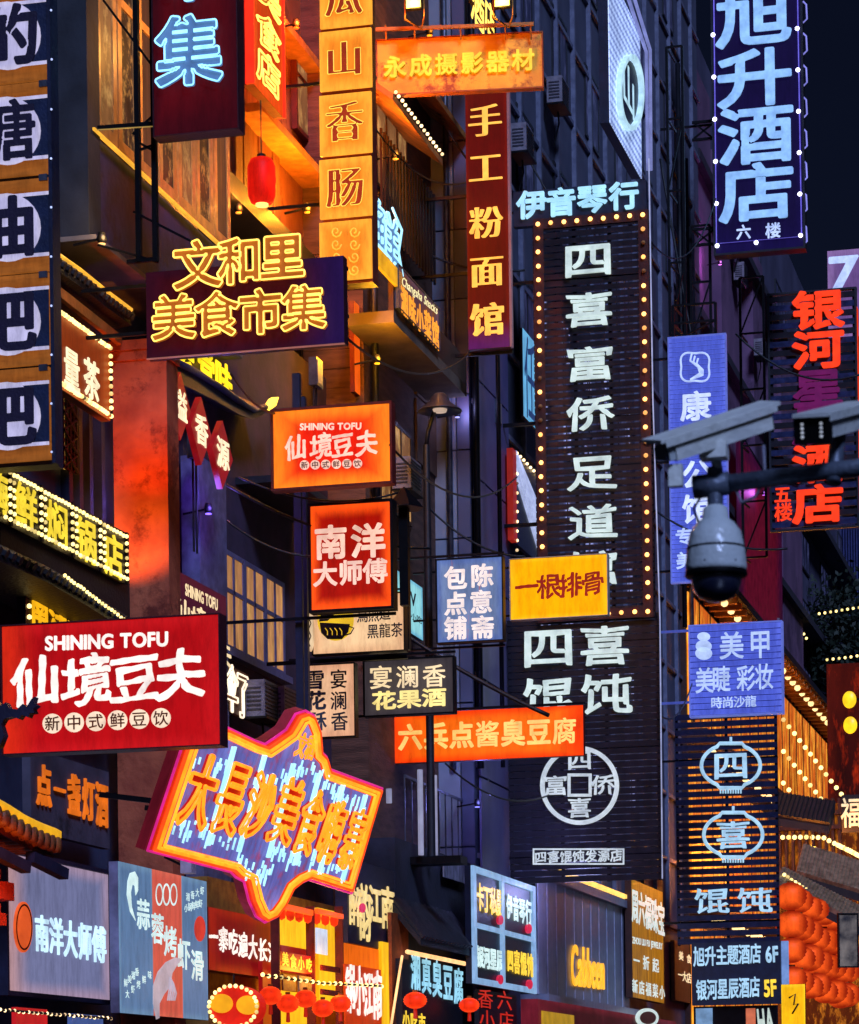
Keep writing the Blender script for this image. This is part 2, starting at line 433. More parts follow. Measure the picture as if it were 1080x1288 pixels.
# ------------------------------------------------------------------ signs
BULB = {}
def bulb_mesh(r, mat):
    k = (round(r, 4), mat.name)
    if k not in BULB:
        b = MB(); b.lathe([(0.001, -r), (r * .75, -r * .66), (r, 0), (r * .75, r * .66), (.001, r)], 7, axis='y')
        BULB[k] = b.mesh('bulb', mat, True)
    return BULB[k]
class Sign:
    """A board in the street. ori 'P' faces the camera end of the street (sticks out of the wall), 'W' lies along the wall.
    u,v are readings of the photograph; everything is stored in metres in the board's own axes (x right, z up, -y outward)."""
    def __init__(s, name, label, cat, ori, u0, v0, u1, v1, at, yaw=0., tilt=0., group=None):
        if ori == 'P':
            R = Vector((cos(radians(yaw)), sin(radians(yaw)), 0)); U = Vector((0, 0, 1))
        else:
            R = Vector((sin(radians(yaw)), cos(radians(yaw)), 0)); U = Vector((0, 0, 1))
        Y = U.cross(R)
        if tilt:
            rot = Matrix.Rotation(radians(tilt), 3, R); U = rot @ U; Y = rot @ Y
        s.R, s.U, s.Yl, s.ori = R, U, Y, ori
        uc, vc = (u0 + u1) / 2, (v0 + v1) / 2
        s.O = onY(uc, vc, at) if ori == 'P' else onX(uc, vc, at)
        a = s.loc(u0, v0); b = s.loc(u1, v1)
        c = ((a[0] + b[0]) / 2, (a[1] + b[1]) / 2)
        s.O = s.O + R * c[0] + U * c[1]
        s.hw, s.hh = abs(b[0] - a[0]) / 2, abs(a[1] - b[1]) / 2
        M = Matrix.Identity(4)
        for i in range(3): M[i][0], M[i][1], M[i][2], M[i][3] = R[i], Y[i], U[i], s.O[i]
        s.root = empty(name, None, label, cat, group, M)
        s.ppm = (s.loc(uc + 1, vc)[0] - s.loc(uc, vc)[0])     # metres per photo pixel, across
        s.ppv = (s.loc(uc, vc)[1] - s.loc(uc, vc + 1)[1])
    def loc(s, u, v):
        d = ray(u, v); t = (s.O - CAM).dot(s.Yl) / d.dot(s.Yl); p = CAM + d * t - s.O
        return p.dot(s.R), p.dot(s.U)
    def box(s, name, mat, a0, a1, b0, b1, d0, d1, parent=None):
        return MB().box(a0, a1, -d1, -d0, b0, b1).build(name, mat, parent or s.root)
    def rect(s, name, mat, u0, v0, u1, v1, d0, d1, parent=None):
        um, vm = (u0 + u1) / 2, (v0 + v1) / 2
        return s.box(name, mat, s.loc(u0, vm)[0], s.loc(u1, vm)[0], s.loc(um, v1)[1], s.loc(um, v0)[1], d0, d1, parent)
    def panel(s, mat, t=.12, side=None, name='board', frame=None, fw=.03, fd=.02):
        s.t = t
        if side is not None:
            s.box('casing', side, -s.hw, s.hw, -s.hh, s.hh, -t, -.006)
            o = s.box('face', mat, -s.hw + .004, s.hw - .004, -s.hh + .004, s.hh - .004, -.003, 0)
        else: o = s.box(name, mat, -s.hw, s.hw, -s.hh, s.hh, -t, 0)
        if frame: s.frame(frame, fw, fd)
        return o
    def frame(s, mat, w=.03, d=.02, name='frame'):
        a, b = s.hw, s.hh
        for q in ((-a - w, a + w, b, b + w), (-a - w, a + w, -b - w, -b), (-a - w, -a, -b, b), (a, a + w, -b, b)):
            s.box(name, mat, q[0], q[1], q[2], q[3], -s.t - .01, d)
    def ch(s, c, u, v, w, h, mat, style='bold', t=.02, d=.0, neon=None, r=.012, rot=0., nd=.03, shear=0.):
        if s.ori == 'W': t *= .3; d *= .5; nd *= .35
        a, b = s.loc(u, v)
        W = abs(s.loc(u + w / 2, v)[0] - s.loc(u - w / 2, v)[0]); H = abs(s.loc(u, v - h / 2)[1] - s.loc(u, v + h / 2)[1])
        o = link('character', glyph_mesh(c, style, W, H, t, mat), s.root, (a, -d - t / 2, b))
        if rot: o.rotation_euler = (0, radians(rot), 0)
        if neon is not None:
            link('neon_tube', neon_mesh(c, style, W, H, r, neon), o, (0, -t / 2 - nd, 0))
        return o
    def row(s, text, u0, v0, u1, v1, w, h, mat, style='bold', **k):
        """characters centred on points running from (u0,v0) to (u1,v1)"""
        n = len(text); out = []
        for i, c in enumerate(text):
            if c == ' ': continue
            f = i / max(n - 1, 1); out.append(s.ch(c, u0 + (u1 - u0) * f, v0 + (v1 - v0) * f, w, h, mat, style, **k))
        return out
    def latin(s, text, u0, v0, u1, v1, h, mat, style='bold', t=.01, d=0., name='lettering', shear=0.):
        """one line of latin letters, its foot running from (u0,v0) to (u1,v1), cap height h px"""
        if s.ori == 'W': t *= .3; d *= .5
        a0 = s.loc(u0, v0); a1 = s.loc(u1, v1); H = abs(s.loc(u0, v0 - h)[1] - a0[1]) / .69
        x = 0; LT = []
        for c in text:
            if c == ' ': x += .32; continue
            g = glyph_polys(c, style); lo = min(p.x for P in g for p in P); hi = max(p.x for P in g for p in P)
            LT.append((x, [[Vector((q.x - lo, q.y + .34)) for q in P] for P in g])); x += hi - lo + .07
        L = math.hypot(a1[0] - a0[0], a1[1] - a0[1]); k = L / x; ang = math.atan2(a1[1] - a0[1], a1[0] - a0[0])
        for x0, PP in LT:       # every letter is a piece of its own
            PP = [[Vector(((p.x + shear * p.y) * k, p.y * H)) for p in P] for P in PP]
            o = link('character', curve_mesh(PP, mat, t / 2), s.root, (a0[0] + x0 * k * cos(ang), -d - t / 2, a0[1] + x0 * k * sin(ang)))
            o.rotation_euler = (0, -ang, 0)
    def bulbs(s, u0, v0, u1, v1, n, mat, r=.03, d=.03, name='bulb'):
        me = bulb_mesh(r, mat)
        for i in range(n):
            f = i / max(n - 1, 1); a, b = s.loc(u0 + (u1 - u0) * f, v0 + (v1 - v0) * f)
            link(name, me, s.root, (a, -d, b))
    def tube(s, pts, mat, r=.015, d=.03, closed=False, name='neon_tube', n=6, parent=None):
        return MB().tube([(*(lambda q: (q[0], -d, q[1]))(s.loc(u, v)),) for u, v in pts], r, n, closed).build(name, mat, parent or s.root, True)
    def arms(s, wallx, zs, w=.04, mat=None, name='bracket_arm', back=True):
        """steel arms from the board's inner edge back to the wall plane"""
        if s.ori != 'P': return
        a = wallx - s.O.x
        for z in zs:
            s.box(name, mat or BLACK, a, -s.hw if not back else s.hw, z - w / 2, z + w / 2, -s.t - w - .012, -s.t - .012)


# ------------------------------------------------------------------ lit materials
WBULB = em('warm_bulb', '#ffd9a0', 3.0); YBULB = em('yellow_bulb', '#ffe08a', 2.6); OBULB = em('amber_bulb', '#ffb060', 4.0)
N_YEL = em('neon_yellow', '#ffd05a', 2.2); N_ORG = em('neon_orange', '#ff8a1c', 1.9); N_BLU = em('neon_ice_blue', '#8fd8ff', 2.0)
N_CYA = em('neon_cyan', '#a8e8ff', 1.5); N_VIO = em('neon_violet', '#8f7dff', 1.8); N_PNK = em('neon_pink', '#ff2fa0', 1.4)
N_WHT = em('neon_white', '#ffe9c8', 1.6); N_RED = em('neon_red', '#ff2a10', 1.4); N_GRN = em('neon_green', '#b8f060', 1.1)
L_ICE = em('letter_ice', '#d0e2dc', .95); L_BLU = em('letter_sky_blue', '#86b8ff', 1.0); L_CRM = em('letter_cream', '#ffe2b0', 1.05)
L_YEL = em('letter_yellow', '#ffd23c', 1.15); L_GLD = em('letter_gold', '#ffc052', 1.1); L_WHT = em('letter_white', '#fff0e2', 1.15)
L_PNK = em('letter_pink_white', '#ffd8c8', 1.0); L_ORG = em('letter_orange', '#ff6a1a', 1.1); L_RED = em('letter_red_orange', '#ff3c10', 1.15)
L_DIM = em('letter_dim_magenta', '#7a1460', .55); L_PALE = em('letter_pale_blue', '#bcd0ff', 1.0)
P_RED = surf('paint_dark_red', '#7c1a12', rough=.5); P_MAR = surf('paint_maroon', '#45101c', '#300a18', rough=.5)
P_PUR = surf('paint_dark_purple', '#2a1440', '#1e0e30', rough=.6); P_BRN = surf('paint_brown', '#4a2214', rough=.6)
P_ORG = surf('paint_orange_brown', '#c06a1c', '#9a4c14', rough=.5); P_GRY = surf('paint_grey', '#5e5e64', rough=.6)
P_CHA = surf('paint_charcoal', '#33303a', rough=.6); P_STEELB = surf('paint_steel_blue', '#5070a8', rough=.5)
WARMWIN = litbox('warm_window', '#5c3826', '#8a5c38', .7, edge=.3, noise=.9, nscale=1.6, blotch='#ffc878', stretch=(1.2, 1.2, .8), lo=.5, hi=.75)
WARM2 = litbox('warm_window_dark', '#2c1c20', '#40281f', .7, edge=.3, noise=1.2, nscale=3, blotch='#f0b060', stretch=(1, 1.2, .9), lo=.5, hi=.72)
WARM3 = litbox('warm_window_curtain', '#7a5040', '#5c3828', .75, edge=.25, noise=.8, nscale=5, blotch='#5c3424', stretch=(4, 4, .2), lo=.5, hi=.6)
PINKWIN = litbox('amber_window', '#a86a50', '#c88a58', .6, edge=.3, noise=.8, nscale=2.5, blotch='#f0b860', stretch=(2, 2, .6), lo=.5, hi=.7)
DIMWIN = litbox('dim_blue_window', '#30345c', '#22264a', .5, edge=.3, noise=.9, nscale=1.5, blotch='#7078b8', stretch=(2, 2, .6), lo=.5, hi=.8)
LEDY = em('led_strip_yellow', '#f0b038', 1.2); LEDW = em('led_strip_warm', '#ffc080', 1.6); LEDB = em('led_strip_blue', '#9fd0ff', 1.3)

def point(name, loc, col, e, r=.08):
    l = bpy.data.lights.new(name, 'POINT'); l.energy = e; l.color = lin(col); l.shadow_soft_size = r
    o = bpy.data.objects.new(name, l); o.location = loc; COL.objects.link(o); return o
def spot(name, loc, to, col, e, ang=70, r=.06, parent=None):
    l = bpy.data.lights.new(name, 'SPOT'); l.energy = e; l.color = lin(col); l.shadow_soft_size = r; l.spot_size = radians(ang); l.spot_blend = .6
    o = bpy.data.objects.new(name, l); o.location = loc
    o.rotation_euler = (Vector(to) - Vector(loc)).to_track_quat('-Z', 'Y').to_euler(); COL.objects.link(o); return o

# ------------------------------------------------------------------ ground of the street
g = MB().box(-400, 400, -50, 900, -.3, 0).build('ground', surf('ground', '#2a2a2e', rough=.9)); tag(g, kind='structure')
g = MB().box(-9.5, 9.5, -40, 300, 0, .004).build('street', surf('wet_asphalt', '#16161a', '#0e0e12', rough=.35, scale=3, bump=.4)); tag(g, kind='structure')
g = MB().box(-11.9, -9.5, -40, 200, 0, .14).build('pavement', surf('paving', '#3c3a3c', rough=.6, scale=3)); tag(g, kind='structure')

# ------------------------------------------------------------------ buildings
def building(name, label, x, y, z=0, cat='building'):
    return empty(name, (x, y, z), label, cat)
def window_w(root, x, y0, y1, z0, z1, glass, fr, nx=2, split=None, t=.05, depth=.08):
    """window in a wall along the street (facing +x): frame, panes and their mullions are real pieces"""
    r = root.location
    m = MB(); X0, X1 = x - depth, x + .012
    def B(a, b, c, d): m.box(X0 - r.x, X1 - r.x, a - r.y, b - r.y, c - r.z, d - r.z)
    B(y0, y1, z0, z0 + t); B(y0, y1, z1 - t, z1); B(y0, y0 + t, z0 + t, z1 - t); B(y1 - t, y1, z0 + t, z1 - t)
    for i in range(1, nx): q = y0 + (y1 - y0) * i / nx; B(q - t * .4, q + t * .4, z0 + t, z1 - t)
    if split: q = z0 + (z1 - z0) * split; B(y0 + t, y1 - t, q - t * .4, q + t * .4)
    w = m.build('window', fr, root)
    zs = [z0, z1] if not split else [z0, z0 + (z1 - z0) * split, z1]
    for i in range(nx):
        for j in range(len(zs) - 1):
            a = y0 + (y1 - y0) * i / nx + t * .5; b = y0 + (y1 - y0) * (i + 1) / nx - t * .5
            MB().box(x - .014 - r.x, x - .004 - r.x, a - r.y, b - r.y, zs[j] + t * .5 - r.z, zs[j + 1] - t * .5 - r.z).build('pane', glass, w)
    return w
def window_p(root, y, x0, x1, z0, z1, glass, fr, nx=2, t=.05):
    r = root.location; m = MB()
    def B(a, b, c, d): m.box(a - r.x, b - r.x, y - .04 - r.y, y + .03 - r.y, c - r.z, d - r.z)
    B(x0, x1, z0, z0 + t); B(x0, x1, z1 - t, z1); B(x0, x0 + t, z0 + t, z1 - t); B(x1 - t, x1, z0 + t, z1 - t)
    for i in range(1, nx): q = x0 + (x1 - x0) * i / nx; B(q - t * .4, q + t * .4, z0 + t, z1 - t)
    w = m.build('window', fr, root)
    for i in range(nx):
        MB().box(x0 + (x1 - x0) * i / nx + t * .5 - r.x, x0 + (x1 - x0) * (i + 1) / nx - t * .5 - r.x, y - .01 - r.y, y - r.y, z0 + t * .5 - r.z, z1 - t * .5 - r.z).build('pane', glass, w)
    return w
def rel(root, p): return tuple(Vector(p) - root.location)

# A: near corner house with the glazed bay
A = building('corner_house', 'near house with dark blue overhanging bay of lit windows above a tiled eave', -13.5, 34)
zbay = onX(113, 297, -12).z; zsill = onX(113, 158, -12).z
y0 = onX(113, 200, -12).y; y1 = onX(292, 200, -12).y
BAYM = surf('bay_blue_paint', '#2c3a70', '#22263c', rough=.6, scale=2, bump=.3, wear='#1c1e2c')
wbox(A, 'bay', BAYM, -16, -12.05, y0, y1, zbay, zsill - .02)
wbox(A, 'bay_post', surf('pillar_slate', '#30343e', '#1e212a', rough=.8, scale=2), -12.62, -12, y0 - .06, y0 + .35, zbay + .003, 17)
wbox(A, 'bay_back', DARK, -16, -12.5, y0 + .02, y1, zsill, 17)
wbox(A, 'bay_soffit', surf('soffit_grey', '#8a8078', '#6a6260', rough=.9, scale=2), -16, -11.9, y0 - .1, y1 + .05, zbay - .06, zbay - .003)
nwin = 7
for i in range(nwin):
    a = y0 + .33 + (y1 - y0 - .33) * i / nwin; b = y0 + .33 + (y1 - y0 - .33) * (i + 1) / nwin - .05
    window_w(A, -12.03, a, b, zsill + .06, zsill + 2.6, (WARM2, WARMWIN, WARM2, WARM3)[(i * 5 + 1) % 4], surf('window_bronze', '#e8b068', '#c08848', rough=.4), nx=1, split=.72, t=.13)
    window_w(A, -12.03, a, b, zsill + 2.75, zsill + 5.2, (WARM2, WARMWIN, WARM3)[(i * 4) % 3], MATS['window_bronze'], nx=1, t=.07)
r = A.location
MB().box(-12.02 - r.x, -11.97 - r.x, y0 + .1 - r.y, y1 - r.y, zsill - .025 - r.z, zsill + .005 - r.z).build('sill_light', LEDY, A)
# its lower wall, set back
wbox(A, 'wall', surf('dark_blue_wall', '#40486a', '#2c3250', rough=.8, scale=2), -16, -12.55, 24, 36.4, 0, zbay - .07)
for q in (83, 96, 109, 124):
    yq = onX(q, 560, -12.5).y; wbox(A, 'pilaster', NAVY, -12.55, -12.44, yq - .06, yq + .06, onX(100, 640, -12.5).z - 1, zbay - .5)
# lattice window in it
ya, yb = onX(73, 540, -12.5).y, onX(90, 540, -12.5).y; za, zb_ = onX(80, 590, -12.5).z, onX(80, 500, -12.5).z
lw = MB().box(-12.50 - r.x, -12.48 - r.x, ya - r.y, yb - r.y, za, zb_).build('lattice_window', em('lattice_glow', '#e8b050', 1.0), A)
mb = MB()
for i in range(9):
    z = za + (zb_ - za) * i / 8; mb.beam(rel(A, (-12.45, ya, z)), rel(A, (-12.45, yb, z)), .03)
for i in range(5):
    y = ya + (yb - ya) * i / 4; mb.beam(rel(A, (-12.44, y, za)), rel(A, (-12.44, y, zb_)), .03)
for i in range(4):
    z = za + (zb_ - za) * (i * 2 + .0) / 8; dz = (zb_ - za) / 8
    mb.beam(rel(A, (-12.43, ya, z)), rel(A, (-12.43, yb, z + 2 * dz)), .025); mb.beam(rel(A, (-12.42, ya, z + 2 * dz)), rel(A, (-12.42, yb, z)), .025)
mb.build('lattice', BLACK, A)
# curved tiled eave with a yellow light strip
def eave(root, pts_uv, X, proj, light, ntile, tmat, name='eave', drop=.18, lr=.03, back=.5):
    P = [onX(u, v, X) for u, v in pts_uv]
    def at(f):
        n = len(P) - 1; i = min(int(f * n), n - 1); return P[i].lerp(P[i + 1], f * n - i)
    m = MB(); N = 16
    for i in range(N):
        a, b = at(i / N), at((i + 1) / N)
        vs = [rel(root, p) for p in (a, b, b + Vector((-back, 0, back * .55)), a + Vector((-back, 0, back * .55)), a - Vector((0, 0, drop * .5)), b - Vector((0, 0, drop * .5)),
                                     b + Vector((-back, 0, -drop)), a + Vector((-back, 0, -drop)))]
        m.add(vs, [(0, 1, 2, 3), (4, 7, 6, 5), (0, 4, 5, 1), (2, 6, 7, 3), (0, 3, 7, 4), (1, 5, 6, 2)])
    e = m.build(name, tmat, root)
    for i in range(ntile):
        p = at((i + .5) / ntile)
        tb = MB().tube([rel(root, p + Vector((.05, 0, -.01))), rel(root, p + Vector((-back, 0, back * .55 + .01)))], (P[-1] - P[0]).length / ntile * .3, 6)
        tb.build('tile', tmat, e)
    if light:
        MB().tube([rel(root, at(i / 12) + Vector((.0, 0, .1))) for i in range(13)], lr, 6).build('eave_light', light, root, True)
    return e
eave(A, [(60, 322), (100, 350), (135, 378), (165, 400)], -12.0, .3, LEDY, 18, TILE, lr=.028)
MB().beam(rel(A, onX(66, 362, -12.1)), rel(A, onX(150, 428, -12.1)), .06, .12).build('eave_board', surf('eave_orange', '#b06a30', rough=.6), A)
# lower dark awning under the bulb sign
m = MB(); a = onX(-5, 668, -11.7); b = onX(158, 742, -11.7)
m.box(-12.5 - r.x, -11.65 - r.x, a.y - r.y, b.y - r.y, b.z - .42, onX(158, 735, -11.7).z).build('sign_beam', surf('beam_black', '#101018', rough=.6), A)
eave(A, [(-10, 690), (60, 722), (110, 752), (172, 792)], -11.5, .3, None, 24, TILE, back=.7)
for i in range(22):
    p = onX(82 + i * 3.9, 724 + i * 2.9, -11.4); link('bulb', bulb_mesh(.022, YBULB), A, rel(A, p))
# red lit column
cy = onX(176, 600, -11.9).y
CR = building('red_column', 'tall orange-red plastered column rising above the big red tofu sign', -12.1, cy, 0, 'column')
xl, xr = onY(143, 600, cy).x, onY(211, 600, cy).x; ztop = onY(150, 430, cy).z
REDP = surf('red_plaster', '#c06440', '#98442c', rough=.8, scale=2.5, bump=.6, wear='#6a2412')
wbox(CR, 'shaft', REDP, xl, xr, cy, cy + .42, 0, ztop - .12)
wbox(CR, 'cap', REDP, xl - .04, xr + .05, cy - .05, cy + .47, ztop - .12, ztop)
wbox(CR, 'cap_moulding', REDP, xl - .02, xr + .025, cy - .025, cy + .44, ztop - .24, ztop - .123)
spot('column_uplight', (xl + .1, cy - .9, onY(160, 745, cy).z), (xl + .25, cy, onY(160, 620, cy).z), '#ff9030', 170, 100)
spot('column_uplight', (xr + .1, cy - 1.0, onY(160, 500, cy).z - 1.6), ((xl + xr) / 2, cy, ztop - .4), '#ff4a18', 110, 90)
lz = onY(160, 760, cy).z

# B: orange lit house
Bd = building('orange_house', 'orange lit upper storey with plank wall beside the vertical sausage sign', -14, 42)
ORGP = surf('orange_plaster', '#a8683c', '#8a4a28', rough=.85, scale=2, bump=.4, wear='#6e3a22')
yb0 = y1 + .1; yb1 = onX(470, 200, -12.7).y
zB = onX(330, 300, -12.7).z
wbox(Bd, 'upper_wall', ORGP, -16, -12.7, yb0, yb1, zB, 20)
wbox(Bd, 'slab', DARK, -16, -12.2, yb0, yb1, zB - .3, zB - .003)
yy = onX(300, 200, -12.6).y
for i in range(6):
    q = yy + i * .36; wbox(Bd, 'plank', WOODP, -12.7, -12.64 + .012 * (i % 2), q, q + .34, zB + .01, zB + 3.2)
ya_, yb_ = onX(372, 100, -12.6).y, onX(412, 100, -12.6).y
window_w(Bd, -12.6, ya_, yb_, onX(385, 175, -12.6).z, onX(385, 60, -12.6).z, WARMWIN, surf('window_dark_red', '#5a1c10', rough=.5), nx=2, split=.6, t=.07)
wbox(Bd, 'cornice', surf('cornice_orange', '#c8823c', rough=.7), -12.7, -12.25, onX(300, 100, -12.6).y, yb1, onX(340, 155, -12.4).z - .12, onX(340, 155, -12.4).z)
wbox(Bd, 'cornice', MATS['cornice_orange'], -12.7, -12.35, onX(300, 100, -12.6).y, yb1, onX(340, 15, -12.4).z, onX(340, 15, -12.4).z + .12)
# lower recessed wall with the windows over the neon
wbox(Bd, 'lower_wall', surf('purple_shade_wall', '#4a3450', '#332438', rough=.85, scale=2), -16, -12.35, 36.42, yb1 - .02, 0, zB - 1.6)
fr = surf('window_violet_frame', '#6a668e', '#54507a', rough=.5)
za, zb2 = onX(285, 815, -12.28).z, onX(285, 690, -12.28).z
ya, yb = onX(283, 800, -12.28).y, onX(360, 800, -12.28).y
for i in range(3):
    a = ya + (yb - ya) * i / 3; b = ya + (yb - ya) * (i + 1) / 3 - .02
    window_w(Bd, -12.3, a, b, za, zb2, PINKWIN, fr, nx=2, split=.6, t=.07)
wbox(Bd, 'sill', fr, -12.35, -12.2, ya - .05, yb + .05, za - .1, za - .003)
wbox(Bd, 'wall_pier', surf('pier_lilac', '#706c8c', '#54506c', rough=.8), -12.35, -12.1, onX(250, 600, -12.1).y, onX(284, 600, -12.1).y, 0, onX(262, 580, -12.1).z)
# slanting dark canopy above the violet windows
p = onX(300, 600, -12.3); q = onX(372, 655, -12.3)
wbox(Bd, 'canopy', DARK, -12.4, -11.5, p.y, q.y, p.z - .1, p.z)
# swept roof with a lit tip
SR = building('swept_roof', 'dark blue swept eave with a glowing yellow tip above the three red diamonds', -12.2, 37, 8, 'roof')
pts = [(208, 452), (238, 466), (270, 486), (300, 507), (318, 517), (332, 514)]
P = [onX(u, v, -12.0) for u, v in pts]; m = MB()
for i in range(len(P) - 1):
    a, b = P[i], P[i + 1]; h = .26 - .035 * i; h2 = .26 - .035 * (i + 1)
    vs = [rel(SR, c) for c in (a, b, b + Vector((-.9, 0, .5)), a + Vector((-.9, 0, .5)), a - Vector((0, 0, h)), b - Vector((0, 0, h2)), b + Vector((-.9, 0, .2)), a + Vector((-.9, 0, .2)))]
    m.add(vs, [(0, 1, 2, 3), (4, 7, 6, 5), (0, 4, 5, 1), (2, 6, 7, 3), (0, 3, 7, 4), (1, 5, 6, 2)])
m.build('roof_slope', NAVY, SR)
MB().tube([rel(SR, c + Vector((.02, 0, .02))) for c in P], .045, 8).build('roof_edge', surf('roof_edge', '#34406a', rough=.5), SR, True)
a = onX(335, 514, -12.0); b = onX(350, 500, -12.0)
MB().tube([rel(SR, a), rel(SR, a.lerp(b, .5) + Vector((0, 0, .01))), rel(SR, b)], .07, 8, taper=[.7, 1, .1]).build('roof_tip_light', em('tip_light', '#ffd24a', 2.5), SR, True)

# C: dark brown house
xC = -11.75; yC0 = 43.4; yC1 = 50.2
C = building('brown_house', 'dark brown wooden house behind the small orange tofu sign with a lit balcony corner', -13, 46)
zC = onX(500, 130, xC).z
wbox(C, 'wall', BRICK, -16, xC, yC0, yC1, 0, 22)
for i in range(14):     # boards on the end wall
    z = onY(330, 640, yC0).z + i * .3; wbox(C, 'board', BRICK, -14.4, xC + .01, yC0 - .03 - .01 * (i % 2), yC0 - .002, z, z + .29)
wbox(C, 'corner_post', BLACK, onY(372, 500, yC0).x, onY(383, 500, yC0).x, yC0 - .16, yC0 - .05, 0, onY(372, 430, yC0).z)
# balcony
yb_0, yb_1 = onX(468, 400, -11.1).y, onX(552, 400, -11.1).y
zbal = onX(552, 462, -11.0).z
wbox(C, 'balcony_slab', surf('balcony_plaster', '#7a6450', '#5a4a40', rough=.9, scale=2), xC, -11.0, 42.4, 47.2, zbal - .02, zbal + .16)
wbox(C, 'balcony_front', P_BRN, -11.08, -11.0, 42.4, 47.2, zbal + .163, zbal + .62)
for i in range(18):
    y = 43.6 + i * .2; wbox(C, 'baluster', BLACK, -11.5, -11.46, y, y + .035, onX(520, 330, -11.5).z, onX(520, 215, -11.5).z)
for k, (u, v) in enumerate(((470, 120), (520, 110))):
    p0 = onX(u, v, -11.4); m = MB(); L = 3.2
    m.add([rel(C, c) for c in ((-11.75, p0.y, p0.z + .5), (-11.75, p0.y + L, p0.z + .5), (-11.1, p0.y + L, p0.z), (-11.1, p0.y, p0.z), (-11.75, p0.y, p0.z + .38), (-11.75, p0.y + L, p0.z + .38), (-11.1, p0.y + L, p0.z - .1), (-11.1, p0.y, p0.z - .1))],
          [(0, 1, 2, 3), (4, 7, 6, 5), (0, 3, 7, 4), (1, 5, 6, 2), (2, 6, 7, 3), (0, 4, 5, 1)])
    m.build('eave', surf('eave_lit', '#c07a30', '#8a5020', rough=.6, scale=6), C)
    if k == 0:
        for i in range(16): link('bulb', bulb_mesh(.03, WBULB), C, rel(C, (-11.08, p0.y + .1 + i * .2, p0.z + .05)))
for z in (onX(490, 250, -11.7).z, onX(490, 640, -11.7).z):
    window_w(C, xC + .03, 44.2, 46.2, z, z + 1.5, WARMWIN if z > 10 else PINKWIN, surf('window_brown', '#5a3420', rough=.5), nx=3, t=.06)
for i in range(8):
    a = onX(492, 480 + i * 0, xC); y = 46.6 + (i % 4) * .8; z = onX(500, 560, xC).z + (i // 4) * 1.1
    wbox(C, 'panel', surf('stone_brown', '#7c5a44', '#5c4030', rough=.85, scale=2), xC, xC + .04, y, y + .76, z, z + 1.04)
wbox(C, 'rail', STEEL, -11.35, -11.32, 44, 49, onX(530, 985, -11.3).z, onX(530, 985, -11.3).z + .04)
wbox(C, 'rail', STEEL, -11.35, -11.32, 44, 49, onX(530, 1070, -11.3).z, onX(530, 1070, -11.3).z + .04)
for i in range(12):
    y = 44 + i * .45; wbox(C, 'rail_bar', STEEL, -11.35, -11.33, y, y + .02, onX(530, 1070, -11.3).z + .04, onX(530, 985, -11.3).z)

# D: grey clad tower
yD0, yD1 = 48.0, 74.5; xD = onY(592, 600, yD0).x; xD0 = onY(551, 600, yD0).x
D = building('grey_tower', 'tall pale grey-blue clad building carrying the great black slatted sign', xD - 2, 60)
GP = surf('grey_cladding', '#9498a8', '#7c8094', rough=.45, scale=1.2, bump=.15)
GPD = surf('slate_cladding', '#5c5e7c', '#4a4c68', rough=.5, scale=1.2, bump=.15)
DW = surf('tower_wall', '#565a70', '#40445a', rough=.8, scale=1)
wbox(D, 'wall', DW, -16, xD, yD0, yD1, 0, 34)
z = 3.4; k = 0
while z < 24:
    h = (1.62, 1.18, 1.5, .95)[k % 4]
    wbox(D, 'panel', GP, xD0 - .6, xD0 + .33, yD0 - .06, yD0 - .002, z, z + h - .03)
    wbox(D, 'panel', GPD, xD0 + .355, xD - .004, yD0 - .06, yD0 - .002, z, z + h - .03)
    z += h; k += 1
for i in range(16):     # storey bands and fins running down the street face
    z = 6 + i * 1.55; wbox(D, 'band', surf('band_slate', '#747890', '#585c74', rough=.6), xD + .002, xD + .06, yD0 + .1, yD1, z, z + .09)
for i in range(15):
    y = yD0 + .6 + i * 1.75; wbox(D, 'fin', MATS['band_slate'], xD + .002, xD + .09, y, y + .1, 6, 34)
lil = surf('lilac_panel', '#66608c', '#504a78', rough=.5, scale=1.2)
for i in range(7):
    z = 4 + i * 1.7; wbox(D, 'street_panel', lil, xD + .062, xD + .1, yD0 + .05, yD0 + 2.6, z, z + 1.66)
# high blue windows along its face
for i in range(6):
    for j in range(5):
        y = 52 + i * 3.4; z = 15.6 + j * 3.1
        if y < 72: window_w(D, xD + .02, y, y + 1.5, z, z + 1.5, DIMWIN, DARK, nx=2, t=.06)

# lit office windows behind the slatted signs
BRW = litbox('bright_office', '#8c94d0', '#a8b0e8', .9, edge=.2, noise=.9, nscale=2, blotch='#40447c', lo=.4, hi=.6)
for i in range(5):
    for z in (8.2, 10.6, 13.0, 14.6, 16.4):
        y = 53.5 + i * 2.3; window_w(D, xD + .02, y, y + 1.1, z, z + .9, BRW, DARK, nx=2, t=.06)
for k, (u, w) in enumerate(((566, .05), (600, .06), (628, .04))):
    p = onY(u, 600, yD0 - .1); m = MB(); m.tube([(p.x - D.location.x, yD0 - .12 - D.location.y, 7.5), (p.x - D.location.x, yD0 - .12 - D.location.y, 26)], w, 8); m.build('drain_pipe', BLACK if k else STEEL, D, True)
